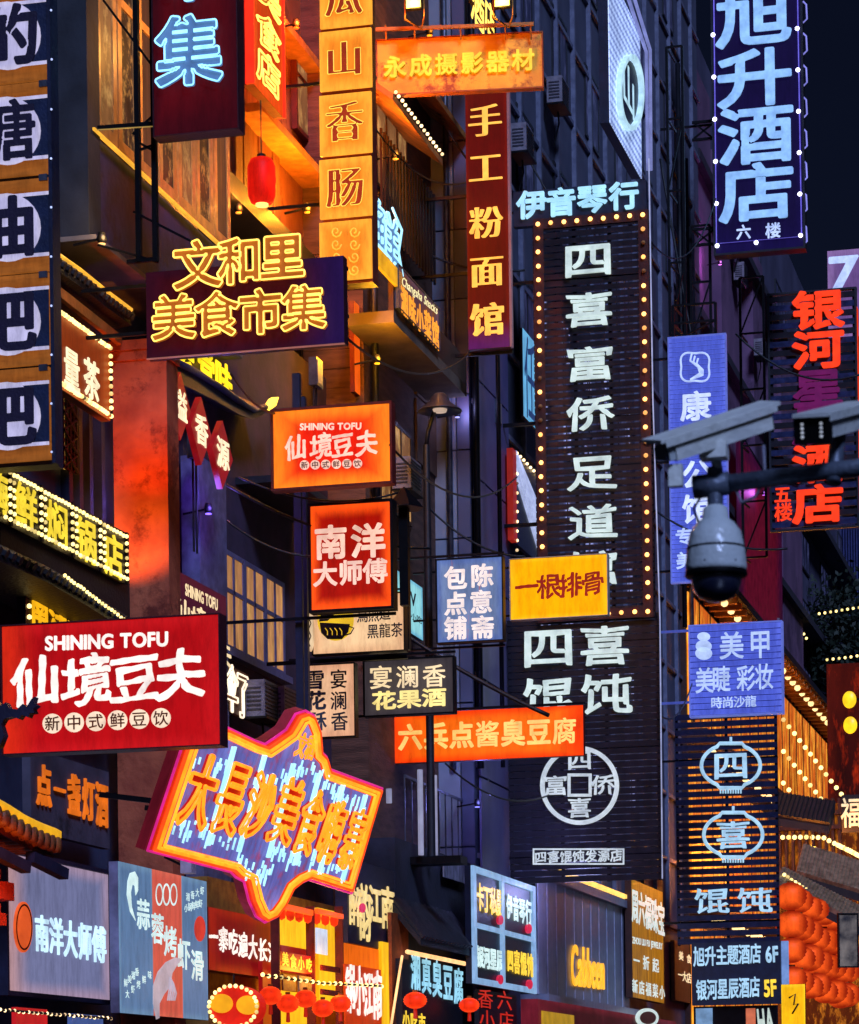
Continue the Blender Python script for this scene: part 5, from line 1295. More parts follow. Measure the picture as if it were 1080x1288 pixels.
# the street lamp post and lamp heads
pY = 43.9; pz = onY(536, 565, pY); 
zl = onY(536, 1078, pY).z; lp = empty('street_lamp', (pz.x, pY, zl), 'dark street lamp post with a shallow bell-shaped hood beside the pale tower', 'street lamp')
top = onY(536, 560, pY).z - zl
MB().box(-.7, .5, -.15, .3, -.12, 0).build('base_ledge', BLACK, lp)
MB().lathe([(.065, 0), (.065, 4), (.055, top)], 12).build('pole', DARK, lp, True)
hd = onY(553, 512, pY); rx = hd.x - pz.x; mb = MB(); mb.lathe([(.001, .22), (.08, .21), (.14, .15), (.17, .07), (.34, -.05), (.35, -.07), (.15, -.04), (.001, -.03)], 20, (rx, 0, hd.z - zl)); mb.build('lamp_hood', surf('hood_grey', '#4c4450', rough=.4, metal=.4), lp, True)
MB().lathe([(.001, -.06), (.1, -.05), (.12, 0)], 14, (rx, 0, hd.z - zl - .03)).build('lamp_glass', em('lamp_faint', '#e8c8b0', .7), lp, True)
MB().tube([(0, 0, top), (.03, 0, top + .2), (rx, 0, hd.z - zl + .2)], .035, 8).build('arm', DARK, lp, True)
pY2 = 37.15; q = onY(378, 600, pY2)
zq = onY(378, 925, pY2).z; lp = empty('sign_post', (q.x, pY2, zq), 'tall dark blue steel post carrying the master chef and tea light boxes', 'post')
MB().box(-.09, .01, -.04, .05, 0, onY(378, 470, pY2).z - zq).build('shaft', NAVY, lp); MB().box(.03, .08, -.04, .05, 0, onY(378, 500, pY2).z - zq).build('shaft', NAVY, lp)
q = onY(508, 640, 37.6)
lt = empty('lantern_lamp', (q.x, 37.6, q.z), 'dark pagoda-roofed lamp head right of the master chef light box', 'lamp')
MB().lathe([(.001, .3), (.05, .26), (.26, .02), (.27, 0), (.001, .0)], 6).build('lamp_roof', BLACK, lt); MB().box(-.06, .06, -.06, .06, -1.3, 0).build('lamp_body', BLACK, lt)
# paper lanterns
def lantern(x, y, z, r, label, group, mat, tassel=True, squash=.8, proto=[None]):
    t = empty('paper_lantern', (x, y, z), label, 'lantern', group)
    pr = []
    for i in range(19):
        a = -80 + 160 * i / 18; k_ = .95 if i % 2 else 1.03; pr.append((r * cos(radians(a)) * k_, r * squash * sin(radians(a))))
    MB().lathe(pr, 16).build('shade', mat, t, True)
    MB().lathe([(.001, r * squash + .03), (r * .22, r * squash + .03), (r * .22, r * squash - .04)], 10).build('cap', surf('lantern_cap', '#a8641c', rough=.5), t)
    if tassel: MB().lathe([(r * .14, -r * squash + .02), (r * .2, -r * squash - r * .8), (.001, -r * squash - r * .85)], 8).build('tassel', em('tassel_red', '#c82008', .7), t)
    return t
LR = litbox('lantern_red', '#f03010', '#ff4418', 1.0, edge=.2, noise=.5, nscale=4, stretch=(1, 1, 5)); LDR = litbox('lantern_deep', '#d01408', '#f02010', .9, edge=.2, noise=.4, nscale=4)
q = onX(329, 228, -11.6); t = empty('paper_lantern', q, 'round-ended cylindrical red lantern hanging in front of the plank wall', 'lantern')
MB().lathe([(.05, .33), (.15, .29), (.19, .2), (.195, 0), (.19, -.2), (.15, -.29), (.06, -.32)], 18).build('shade', LDR, t, True)
MB().lathe([(.001, -.35), (.09, -.34), (.09, -.31)], 12).build('lower_opening', em('lantern_core', '#ffb060', 2.5), t); MB().lathe([(.001, .36), (.06, .36), (.06, .32)], 12).build('cap', BLACK, t); MB().tube([(0, 0, .36), (0, 0, 1.1)], .008, 5).build('cord', BLACK, t)
point('lantern_light', (q.x + .35, q.y - .2, q.z), '#ff4818', 22, .15)
for u, v, r_, lb in ((522, 1258, .17, 'flat orange-red lantern in front of the ice-blue character board'), (590, 1264, .16, 'flat orange-red lantern hanging beside the dotted red sign'), ):
    q = onX(u, v, -10.6); lantern(q.x, q.y, q.z, r_ * 1.05, lb, 'flat lanterns over the tofu stall', LR, squash=.7)
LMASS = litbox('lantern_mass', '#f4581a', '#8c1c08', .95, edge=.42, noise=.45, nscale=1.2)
# rows of round lanterns far right
k = 0
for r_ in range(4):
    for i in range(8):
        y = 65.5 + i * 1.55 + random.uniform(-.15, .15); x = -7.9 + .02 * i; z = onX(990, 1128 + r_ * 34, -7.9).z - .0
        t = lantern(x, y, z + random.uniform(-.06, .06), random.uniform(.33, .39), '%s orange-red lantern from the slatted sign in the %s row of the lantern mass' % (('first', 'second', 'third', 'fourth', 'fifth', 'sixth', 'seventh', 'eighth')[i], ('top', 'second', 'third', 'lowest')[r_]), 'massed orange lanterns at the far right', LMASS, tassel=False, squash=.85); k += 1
# surveillance cameras on their arm
cY = 10.7
def cp(u, v, Y=cY): return onY(u, v, Y)
c0 = cp(1150, 605)
cm = empty('camera_mast', (c0.x + .3, cY, 0), 'grey mast arm crossing the right border and carrying surveillance cameras', 'mast')
def rc(root, p): return tuple(Vector(p) - root.location)
MASTG = surf('mast_grey', '#626c7c', '#4c5464', rough=.45, metal=.3)
e0 = cp(872, 613); e1 = Vector((c0.x + .3, cY, e0.z + .06))
MB().tube([rc(cm, e0), rc(cm, e0.lerp(e1, .12))], .044, 14).build('arm_tip', MASTG, cm, True)
MB().tube([rc(cm, e0.lerp(e1, .121)), rc(cm, e1)], .033, 14).build('arm', MASTG, cm, True)
MB().lathe([(.12, 0), (.09, 2), (.06, e1.z + .5)], 16).build('pole', MASTG, cm, True)
d0 = cp(900, 690)
dm = empty('dome_camera', d0, 'grey dome surveillance camera with a dark glass ball hanging from the arm', 'camera')
CG = surf('camera_grey', '#c8d0d0', '#b0babc', rough=.2, wear='#b4bcbc'); R_ = .112
MB().lathe([(.03, .16), (.045, .15), (.05, .11), (.07, .095), (.095, .06), (.108, .0), (.114, -.07), (.114, -.09), (.1, -.092)], 32).build('housing', CG, dm, True)
MB().lathe([(.115, -.085), (.117, -.1), (.112, -.106), (.09, -.106)], 32).build('collar', BLACK, dm, True)
glass, b_, L_ = base('smoked_glass'); b_.inputs['Base Color'].default_value = (.01, .012, .03, 1); b_.inputs['Roughness'].default_value = .05; b_.inputs['Coat Weight'].default_value = 1
MB().lathe([(.092, -.104), (.093, -.125), (.085, -.155), (.065, -.18), (.035, -.195), (.001, -.2)], 32).build('glass_dome', glass, dm, True)
MB().lathe([(.03, .15), (.03, .3)], 16).build('down_pipe', MASTG, dm, True)
# long bullet camera with sun shield, aimed left and slightly down
def bullet(name, label, p, q, w, h, mat):
    p, q = Vector(p), Vector(q); o = empty(name, (p + q) / 2, label, 'camera')
    P, Q = p - o.location, q - o.location; d = (Q - P).normalized()
    up = Vector((0, -.35, 1)); n = (up - d * up.dot(d)).normalized(); 
    MB().beam(P - d * .02 + n * h * .62, Q + d * .02 + n * h * .62, w * 1.15, h * .16, up=n).build('sun_shield', mat, o)
    MB().beam(P - d * .0 + n * h * .50 + d.cross(n) * w * .57, Q + n * h * .50 + d.cross(n) * w * .57, .006, h * .35, up=n).beam(P + n * h * .5 - d.cross(n) * w * .57, Q + n * h * .5 - d.cross(n) * w * .57, .006, h * .35, up=n).build('shield_side', mat, o)
    MB().beam(P + d * .05, Q - d * .02, w * .95, h * .8, up=n).build('body', mat, o)
    MB().beam(P + d * .022, P + d * .052, w * .8, h * .66, up=n).build('front_ring', CG if mat is not CG else STEEL, o)
    MB().beam(P + d * .01, P + d * .024, w * .62, h * .5, up=n).build('lens', glass, o)
    return o, d, n
a = cp(827, 572, cY - .25); b = cp(966, 526, cY + .1)
CW = surf('camera_white', '#e4e8e0', '#ccd0cc', rough=.35, wear='#ccd0c8')
o, d, n = bullet('bullet_camera', 'long pale bullet surveillance camera with a sun shield pointing down left', a, b, .1, .085, CW)
bt = cp(895, 600); MB().tube([(0, 0, -.03), rc(o, cp(902, 590)), rc(o, cp(893, 612))], .02, 10).build('mount', CW, o, True)
MB().box(-.05, .05, -.04, .04, -.085, -.03).build('junction_box', CW, o)
a2 = rc(o, cp(848, 585, cY - .2)); MB().box(a2[0] - .02, a2[0] + .03, a2[1] - .02, a2[1] + .02, a2[2] - .08, a2[2]).build('side_bracket', CW, o)
MB().tube([rc(o, cp(960, 560)), rc(o, cp(962, 600)), rc(o, cp(950, 625)), rc(o, cp(932, 632)), rc(o, cp(924, 612))], .006, 6).build('cable', surf('cable_grey', '#7c7c90', rough=.5), o, True)
f2 = cp(1021, 541, cY - .25); g2 = cp(1085, 524, cY + .45)
o, d, n = bullet('bullet_camera', 'second bullet camera seen nearly head-on with two columns of infrared lights', f2, g2, .115, .085, CW)
P = f2 - o.location; rt = d.cross(n).normalized()
for sx in (-1, 1):
    for k in range(4):
        c = P - d * .006 + rt * sx * .035 + n * (.022 - k * .015); MB().lathe([(.001, -.004), (.006, 0), (.001, .004)], 8, c, 'y').build('infrared_lamp', em('ir_led', '#b8c0d0', .7), o)
MB().beam(P - d * .004, P + d * .03, .135, .1, up=n).build('face_plate', BLACK, o)
MB().tube([(0, 0, -.03), rc(o, cp(1048, 606))], .03, 10).build('mount', MASTG, o, True)

# yellow-tiled pavilion eave in the lower left corner
pv = Sign('pavilion_eave', 'yellow glazed-tile pavilion eave on orange brackets in the lower left corner', 'pavilion', 'W', -50, 1000, 66, 1070, -9.9)
pv.t = .2
YT = surf('yellow_glaze', '#e0a018', '#c07c10', rough=.25, scale=3, bump=.2); YTL = em('yellow_ridge', '#f0b020', .9)
pts = [(-60, 985), (-30, 1000), (0, 1016), (25, 1032), (48, 1043), (67, 1050)]
def along(f):
    n_ = len(pts) - 1; i = min(int(f * n_), n_ - 1); g_ = f * n_ - i
    return (pts[i][0] + (pts[i + 1][0] - pts[i][0]) * g_, pts[i][1] + (pts[i + 1][1] - pts[i][1]) * g_)
for i in range(5):
    a = pv.loc(*pts[i]); b = pv.loc(*pts[i + 1]); MB().add([(a[0], 0, a[1]), (b[0], 0, b[1]), (b[0], 1.2, b[1] + .6), (a[0], 1.2, a[1] + .6), (a[0], 0, a[1] - .22), (b[0], 0, b[1] - .22), (b[0], 1.2, b[1] + .35), (a[0], 1.2, a[1] + .35)],
        [(0, 1, 2, 3), (4, 7, 6, 5), (0, 4, 5, 1), (2, 6, 7, 3), (0, 3, 7, 4), (1, 5, 6, 2)]).build('roof_slope', surf('eave_dark_red', '#5c1c14', rough=.6), pv.root)
pv.tube([along(i / 12) for i in range(13)], YTL, .06, .03, name='ridge')
for i in range(14):
    u, v = along((i + .5) / 14); a = pv.loc(u, v + 14)
    MB().lathe([(.001, -.09), (.075, -.085), (.085, 0), (.08, .5)], 10, (a[0], 0, a[1]), 'y').build('tile_end', surf('tile_end_brown', '#8a5a30', '#5c3420', rough=.5), pv.root, True)
    MB().tube([(a[0], -.02, a[1] + .09), (a[0], .9, a[1] + .52)], .05, 6).build('tile', YT, pv.root, True)
OB = em('bracket_orange', '#e86410', .75, '#b84a10'); OBD = surf('bracket_red', '#b83c14', rough=.5)
for q in ((-60, 1085, 14, 1100), (-60, 1102, 27, 1125), (-60, 1130, 10, 1142), (-60, 1142, 20, 1158), (-60, 1160, 4, 1210)): pv.rect('bracket', OBD, *q, -.5, -.1 + .01 * (q[1] % 7))
for q in ((4, 1062, 20, 1090), (-30, 1085, -14, 1230)): pv.rect('bracket_post', OBD, *q, -.4, -.2)
for u, v in ((20, 1092), (68, 1100)): 
    a, b = pv.loc(u - 30, v - 22), pv.loc(u, v); MB().beam((a[0], 0, a[1]), (b[0], -.1, b[1]), .1).build('rafter', NAVY, pv.root)
P = pv.O + Vector((.5, -.6, -.9)); point('bracket_fill', P, '#ff7018', 60, .12)  # bare light added to warm the orange brackets

# lower shopfronts
sf = building('lantern_shopfront', 'yellow and red glowing shopfront under the great neon', -11.9, 40, 0, 'shopfront')
gy0, gy1 = onX(262, 1200, -11.9).y, onX(512, 1200, -11.9).y; ztp = onX(400, 1135, -11.9).z
wbox(sf, 'back_wall', surf('shop_ochre', '#b07828', '#8a5418', rough=.7), -12.3, -11.9, gy0, gy1, 0, ztp)
YF = litbox('shop_yellow', '#f0a010', '#ffc020', .95, edge=.15, noise=.5, nscale=1); OF = litbox('shop_orange', '#d84808', '#f06810', .9, edge=.15, noise=.6, nscale=1)
def wr(root, name, mat, u0, u1, v0, v1, x, t=.06):
    a = onX(u0, v0, x); b = onX(u1, v1, x); um = (u0 + u1) / 2
    return wbox(root, name, mat, x - t, x, a.y, b.y, onX(um, v1, x).z, onX(um, v0, x).z)
wr(sf, 'light_panel', YF, 352, 395, 1140, 1215, -11.5); wr(sf, 'light_panel', YF, 400, 432, 1145, 1270, -11.4)
wr(sf, 'awning', em('awning_red', '#a01410', .6), 354, 395, 1192, 1225, -11.45, .05); wr(sf, 'yellow_panel', YF, 350, 395, 1248, 1300, -11.4); wr(sf, 'red_panel', em('red_panel', '#a80c10', .7), 330, 352, 1210, 1300, -11.6)
wr(sf, 'orange_panel', OF, 432, 478, 1190, 1300, -11.2); wr(sf, 'yellow_pillar', YF, 480, 490, 1185, 1300, -11.15)
wr(sf, 'brown_gable', surf('gable_orange', '#a84c18', rough=.7), 492, 515, 1150, 1300, -11.1)
s = Sign('shop_sign', 'orange shop panel with tall white brush characters at the bottom', 'sign', 'W', 434, 1212, 480, 1300, -11.15)
s.panel(em('panel_red_orange', '#d03808', .8), .03); s.row('锅小江南', 440, 1242, 474, 1252, 12, 62, L_WHT, 'brush', t=.03, d=.01)
s = Sign('festive_lantern', 'large round red festive lantern with two yellow medallions at the bottom', 'lantern', 'P', 264, 1238, 324, 1290, 31)
s.t = .1; disc(s, 294, 1266, 31, 27, em('festive_red', '#d82010', .9), -.3, 0, 'body')
for u, v in ((279, 1262), (312, 1264)): disc(s, u, v, 14, 12, em('medallion', '#f8a818', 1), .0, .03, 'medallion')
for i in range(26): 
    a_ = i / 26 * 2 * pi; q = s.loc(294 + 30 * cos(a_), 1266 + 26 * sin(a_)); link('bulb', bulb_mesh(.025, YBULB), s.root, (q[0], -.03, q[1]))
s.tube([(294, 1240), (294, 1225)], BLACK, .01, 0, name='cord')
s = Sign('dotted_sign', 'small black sign with red dotted characters beside the hanging lantern', 'sign', 'W', 602, 1244, 650, 1300, -10.8)
s.panel(surf('board_night', ''), .08); s.row('社会', 0, 0, 0, 0, 1, 1, L_RED) if 0 else s.row('香六', 610, 1256, 634, 1258, 20, 26, em('dot_char', '#d02818', .9), 'thin', t=.02, d=.01); s.row('小店', 612, 1282, 636, 1284, 20, 26, MATS['dot_char'], 'thin', t=.02, d=.01)
# dark stone wall with eave around the right of the shopfront
sw = building('dark_eaved_shop', 'dark tiled lean-to roof over the lantern stall right of the navy board', -11.4, 50, 0, 'building')
wbox(sw, 'wall', surf('wall_dark_stone', '#2c2c3e', '#1e1e2c', rough=.85, scale=2, bump=.5), -12, -11.2, onX(497, 1100, -11.2).y, onX(592, 1100, -11.2).y, 3.2, onX(560, 1075, -11.2).z)  # plain dark wall, two tones mixed at random
a = onX(500, 1140, -11.1); b = onX(606, 1195, -10.7)
m = MB(); m.add([rel(sw, c) for c in ((-11.25, a.y, a.z + .15), (-11.25, b.y, a.z + .15), (-10.75, b.y, a.z - .5), (-10.75, a.y, a.z - .5), (-11.25, a.y, a.z), (-11.25, b.y, a.z), (-10.75, b.y, a.z - .6), (-10.75, a.y, a.z - .6))],
      [(0, 1, 2, 3), (4, 7, 6, 5), (0, 3, 7, 4), (1, 5, 6, 2), (2, 6, 7, 3), (0, 4, 5, 1)]); m.build('roof', TILE, sw)
for i in range(20):
    y = a.y + (b.y - a.y) * (i + .5) / 20; MB().tube([rel(sw, (-11.25, y, a.z + .17)), rel(sw, (-10.73, y, a.z - .48))], .05, 6).build('tile', TILE, sw)
s = Sign('poster', 'small grey-white scribbled poster on the dark wall', 'poster', 'W', 558, 1078, 588, 1112, -11.1)
s.panel(surf('poster_grey', '#9c98a8', '#54525e', rough=.8, scale=9, stretch=(1, 1, .4)), .02)
ws = building('white_lamp_tubes', 'pair of upright white tube lamps on the dark wall by the lamp post', -11.3, 47, 0, 'tube lamps')
for u, va, vb in ((546, 975, 1075), (528, 968, 1075), (489, 992, 1010)):
    a = onX(u, va, -11.0); b = onX(u, vb, -11.0); MB().tube([rel(ws, a), rel(ws, (a.x, a.y, b.z))], .045, 8).build('tube', em('tube_white', '#a8a8c4', .6), ws)
# upper dark wall section with AC units
def ac(u, v, X, label):
    p = onX(u, v, X); t = empty('air_conditioner', p, label, 'air conditioner')
    MB().box(-.15, .2, -.4, .4, -.3, .3).build('case', surf('ac_case', '#8c8490', '#6c6470', rough=.5), t)
    for i in range(9): MB().box(.202, .215, -.36, .36, -.27 + i * .063, -.25 + i * .063).build('slat', surf('ac_slat', '#3a3644', rough=.5), t)
    MB().box(-.15, .25, -.45, .45, -.34, -.302).build('shelf', BLACK, t)
    for i in range(6): MB().box(-.1, .14, -.412, -.402, -.2 + i * .07, -.17 + i * .07).build('slat', MATS['ac_slat'], t)
    MB().tube([(0, .1, -.3), (.02, .12, -.6), (-.1, .1, -1.1)], .02, 6).build('hose', BLACK, t); t.scale = (.85, .85, .85); return t
ac(327, 882, -12.0, 'louvred air conditioner under the violet windows'); ac(352, 890, -11.9, 'dark oval-fanned air conditioner beside the louvred one')
for i, (u, v) in enumerate(((930, 345), (926, 300), (905, 235), (955, 440), (975, 790))): ac(u, v, -11.3, ['air conditioner high on the pink pier', 'upper air conditioner under the hotel sign', 'small air conditioner left of the hotel sign', 'air conditioner beside the galaxy hotel sign', 'lowest air conditioner over the gold house'][i])
# wires
WM = surf('wire', '#101018', rough=.5)
def wire(label, P, r=.012, sag=.3):
    P = [Vector(p) for p in P]; pts_ = []
    for i in range(13):
        t_ = i / 12; p = P[0].lerp(P[1], t_); p.z -= sag * 4 * t_ * (1 - t_); pts_.append(p)
    o = MB().tube(pts_, r, 5).build('overhead_cable', WM, None, True, origin=P[0]); tag(o, label, 'cable', 'overhead cables')
wire('black cable sagging across the pale tower', (onY(500, 300, 47), onY(660, 340, 47)), .02, .2)
wire('black cable crossing the pale tower under the noodle-shop sign', (onY(540, 640, 47), onY(660, 700, 47)), .02, .2)
wire('black cable from the tower to the bulb border', (onY(545, 130, 47), onY(600, 215, 47)), .02, .1)
wire('cable slanting below the bun-shop light box', (onY(470, 770, 43), onY(690, 900, 43)), .035, .1)
wire('cable running under the swept eave to the lamp post', (onY(285, 610, 36), onY(540, 690, 38)), .02, .2)
wire('cable above the master chef light box', (onY(300, 600, 36), onY(500, 620, 37)), .015, .2)
wire('cable left of the star hotel sign', (onY(830, 200, 66), onY(880, 480, 66)), .03, .1)

# far right: dark trees, corrugated blue wall, tiled roofs with bulbs
bw = building('corrugated_wall', 'far corrugated blue metal wall behind the dark trees', 0, 0, 0, 'wall'); bw.location = (-14, 118, 0)
CB = surf('corrugated_blue', '#343a74', '#262c5c', rough=.5)
xa, xb = onY(975, 700, 118).x, onY(1120, 700, 118).x; z0, z1_ = onY(1000, 830, 118).z, onY(1000, 655, 118).z
wbox(bw, 'sheet', CB, xa, xb, 118, 118.4, 0, z1_)
for i in range(44): x = xa + (xb - xa) * i / 44; wbox(bw, 'rib', CB, x, x + .05, 117.9, 118, 0, z1_)
LF = surf('leaf_dark', '#1c2c1c', '#101c12', rough=.7)
def tree(u, v, Y, r, label, seed):
    rnd = random.Random(seed); p = onY(u, v, Y); t = empty('street_tree', (p.x, Y, 0), label, 'tree', 'dark trees at the far end')
    MB().tube([(0, 0, 0), (.1, 0, p.z * .5), (0, .1, p.z)], .22, 8, taper=[1, .7, .3]).build('trunk', surf('bark', '#2c2420', rough=.9), t, True)
    m = MB()
    for b in range(14):
        th = rnd.uniform(0, 2 * pi); ph = rnd.uniform(-.8, 1.2); rr = r * rnd.uniform(.4, 1)
        c = Vector((rr * cos(th) * cos(ph), rr * sin(th) * cos(ph), rr * sin(ph) * .8))
        m2 = (0, 0, p.z * .85); MBt = m2
        for k in range(170):
            q = c + Vector([rnd.gauss(0, r * .24) for _ in range(3)]); a = Vector([rnd.uniform(-1, 1) for _ in range(3)]).normalized() * .13; bb = a.cross(Vector([rnd.uniform(-1, 1) for _ in range(3)])).normalized() * .07
            q.z += p.z; m.add([q - a, q + bb, q + a, q - bb], [(0, 1, 2, 3)])
    m.build('crown', LF, t); return t
for i, (u, v, r_, lb) in enumerate(((1000, 800, 1.9, 'dark leafy tree before the corrugated wall, leftmost of three'), (1042, 770, 2.2, 'tallest dark tree before the corrugated wall'), (1085, 800, 2.0, 'dark tree cut by the right border above the yellow discs'))):
    tree(u, v + 30, 106, r_, lb, i)
def bulb_string(label, pts_, n_, mat, r=.06, X=None):
    P = [Vector(p) for p in pts_]; root = empty('bulb_string', P[0], label, 'string lights')
    MB().tube([p - P[0] for p in P], .015, 5).build('wire', WM, root)
    tot = sum((P[i + 1] - P[i]).length for i in range(len(P) - 1))
    for k in range(n_):
        d_ = tot * k / (n_ - 1); i = 0
        while i < len(P) - 2 and d_ > (P[i + 1] - P[i]).length: d_ -= (P[i + 1] - P[i]).length; i += 1
        q = P[i].lerp(P[i + 1], min(d_ / (P[i + 1] - P[i]).length, 1)) - P[0]; link('bulb', bulb_mesh(r, mat), root, q)
bulb_string('upper string of small bulbs before the dark trees', [onY(1030, 772, 100), onY(1080, 764, 100)], 8, YBULB, .05)
bulb_string('short string of bulbs left of the trees', [onY(1004, 786, 100), onY(1014, 803, 100)], 4, YBULB, .05)
bulb_string('string of bulbs above the red far shop', [onY(1040, 830, 98), onY(1085, 824, 98)], 7, YBULB, .05)
bulb_string('string of bulbs along the far tiled roof', [onY(984, 1053, 82), onY(1034, 1053, 82), onY(1052, 1062, 82), onY(1084, 1078, 80)], 24, YBULB, .07)
for u, v, lb in ((1068, 880, 'upper round yellow disc lamp at the right border'), (1069, 912, 'lower round yellow disc lamp at the right border')):
    p = onY(u, v, 84); t = empty('disc_lamp', p, lb, 'lamp', 'two yellow disc lamps')
    MB().lathe([(.001, -.05), (.18, -.05), (.2, 0), (.18, .05), (.001, .05)], 20, axis='y').build('face', em('disc_lamp_yellow', '#ffd020', 1.2), t, True)
    t.scale = (1, 1, 1.25); MB().beam((.2, 0, 0), (.7, 0, 0), .05).build('bracket', BLACK, t)
# red shop block behind, with roofs
rs = building('red_far_shop', 'far traditional shop with self-glowing red walls and tiled roofs at the right border', -6, 86)
q0, q1 = onY(1040, 900, 88), onY(1130, 900, 88)
wbox(rs, 'wall', litbox('far_red_glow_wall', '#3c0a08', '#5c1408', .5, edge=.2, noise=1, nscale=.8, blotch='#c83008', lo=.55, hi=.7, stretch=(2, 1, .6)), q0.x, q1.x, 88, 90, 0, onY(1050, 835, 88).z)  # wall emits by itself, its red light put into the material
wbox(rs, 'hall', litbox('hall_amber_glow', '#5c2408', '#7c380c', .6, edge=.1, noise=1.2, nscale=1.2, blotch='#ff9a28', stretch=(2, 1, .8), lo=.5, hi=.66), onY(975, 1060, 84).x, q1.x, 84, 86, 0, onY(1000, 1012, 84).z)  # hall front emits too, amber light put into the material
def tiled_roof(root, u0, v0, u1, v1, Y, dv, n_, mat, rm=None):
    """pitched roof facing the camera with its tile rolls"""
    a, b = onY(u0, v0, Y), onY(u1, v1, Y); low = Vector((0, -1.6, -(a.z - onY(u0, v0 + dv, Y).z)))
    MB().add([rel(root, c) for c in (a, b, b + low, a + low, a - Vector((0, 0, .2)), b - Vector((0, 0, .2)), b + low - Vector((0, 0, .2)), a + low - Vector((0, 0, .2)))],
             [(0, 1, 2, 3), (4, 7, 6, 5), (0, 3, 7, 4), (1, 5, 6, 2), (2, 6, 7, 3), (0, 4, 5, 1)]).build('roof', mat, root)
    for i in range(n_):
        p = a.lerp(b, (i + .5) / n_) + Vector((0, 0, .05)); MB().tube([rel(root, p), rel(root, p + low)], .08, 6).build('tile', rm or mat, root)
TL = surf('tile_pale', '#a88868', '#705840', rough=.5); TDK = surf('tile_night', '#2a2224', rough=.6)
tiled_roof(rs, 975, 1000, 1050, 1012, 80, 34, 14, TDK)
tiled_roof(rs, 1010, 1066, 1090, 1090, 76, 40, 18, TDK, TL)
tiled_roof(rs, 984, 1095, 1092, 1150, 72, 22, 26, TDK, TL)
s = Sign('neon_sign', 'cream neon characters on the far red shop at the right border', 'neon sign', 'P', 1058, 1000, 1086, 1046, 79)
s.panel(TDK, .1); s.ch('福', 1070, 1022, 26, 40, L_CRM, 'reg', t=.03, d=.02)
p = onY(1020, 1070, 79); hl = empty('hot_lamp', p, 'blazing yellow lamp under the far tiled roof', 'lamp')
MB().lathe([(.001, -.14), (.14, -.1), (.18, 0), (.14, .1), (.001, .14)], 14).build('globe', em('hot_globe', '#ffd050', 7), hl, True); MB().beam((0, 0, .1), (0, 0, .7), .03).build('stem', BLACK, hl)
point('hot_lamp_light', p + Vector((0, -.5, -.1)), '#ff9830', 1100, .2)
s = Sign('standing_sign', 'yellow lit board with dark marks below the massed lanterns', 'sign', 'P', 982, 1238, 1013, 1300, 63)
s.panel(litbox('yellow_low', '#f0b010', '#ffc820', 1, edge=.1, noise=.3), .1, BLACK); s.tube([(992, 1255), (1000, 1250), (998, 1264), (1004, 1262), (996, 1275)], P_BRN, .02, .01, name='brush_mark')
s = Sign('standing_sign', 'slanting black and cream menu board at the right border', 'sign', 'P', 1055, 1150, 1078, 1215, 64, yaw=25)
s.panel(surf('menu_cream', '#c8a880', '#2a2020', rough=.6, scale=3), .06, frame=BLACK, fw=.03)
s = Sign('shop_sign', 'low coral and white sign strip under the floor directory', 'sign', 'P', 872, 1266, 978, 1310, 64.5)
s.panel(NAVY, .1); s.rect('strip', em('strip_ice', '#80a8d8', .8), 875, 1268, 896, 1300, 0, .02); s.rect('strip', em('strip_coral', '#e07858', .8), 938, 1268, 950, 1300, 0, .02); s.latin('HA', 954, 1300, 975, 1298, 30, L_ICE, 'heavy', t=.02)
cr = Sign('corner_shopfront', 'red canopy with a yellow poster at the bottom centre', 'shopfront', 'W', 676, 1256, 850, 1330, -10.3)
cr.panel(litbox('canopy_red', '#4c1420', '#7c2030', .5, edge=.2, noise=1, nscale=2), .3); cr.rect('poster', em('poster_yellow', '#c89820', .7), 680, 1274, 720, 1300, .01, .03); cr.row('小吃', 700, 1284, 712, 1287, 9, 18, L_ICE, 'bold', t=.02, d=.035)
disc(cr, 812, 1280, 14, 12, L_ICE, .01, .04, 'round_mark'); disc(cr, 812, 1280, 10, 8, P_RED, .041, .05, 'round_mark')

# lamps added to throw warm and coloured spill on the house fronts
def spill_lamp(u, v, X, col, e, label, off=.35):
    p = onX(u, v, X); t = empty('spill_lamp', p, label, 'wall lamp')
    MB().lathe([(.001, -.07), (.05, -.06), (.06, 0), (.04, .07), (.001, .08)], 10).build('lamp_head', BLACK, t, True); MB().lathe([(.001, -.075), (.04, -.072), (.045, -.06)], 10).build('lens', em('lamp_' + col.strip('#'), col, 2), t)
    MB().beam((0, 0, 0), (-off, 0, -.05), .025).build('lamp_arm', BLACK, t)
    point('spill_lamp_light', p + Vector((.12, -.1, .02)), col, e, .1)
spill_lamp(386, 262, -12.1, '#ff9a24', 330, 'amber wall lamp beside the lower half of the sausage column')
spill_lamp(372, 30, -12.1, '#ff6018', 380, 'orange wall lamp high beside the red neon-rimmed sign')
spill_lamp(300, 262, -12.2, '#ff9430', 110, 'small amber wall lamp on the plank wall')
spill_lamp(128, 300, -11.7, '#e0b070', 45, 'added fill lamp at the corner of the overhanging bay')
spill_lamp(474, 452, -11.2, '#ffb020', 130, 'yellow lamp under the balcony corner')
spill_lamp(497, 195, -11.3, '#ff9c30', 120, 'added amber fill lamp under the tilted eave beside the sausage column')
spill_lamp(540, 40, -11.0, '#ff9a20', 30, 'added amber fill lamp behind the two floodlights')
spill_lamp(262, 640, -11.9, '#8a68ff', 30, 'added violet fill lamp on the lilac pier')
spill_lamp(600, 1010, -10.9, '#8888ff', 30, 'added blue fill lamp low on the pale tower')
spill_lamp(575, 520, -11.3, '#a0a0e8', 14, 'added blue fill lamp on the pale tower behind the lamp hood')
spill_lamp(905, 330, -11.0, '#d070e0', 60, 'added magenta fill lamp between the pink piers')
spill_lamp(960, 620, -11.0, '#c060e0', 40, 'added magenta fill lamp behind the galaxy hotel sign')

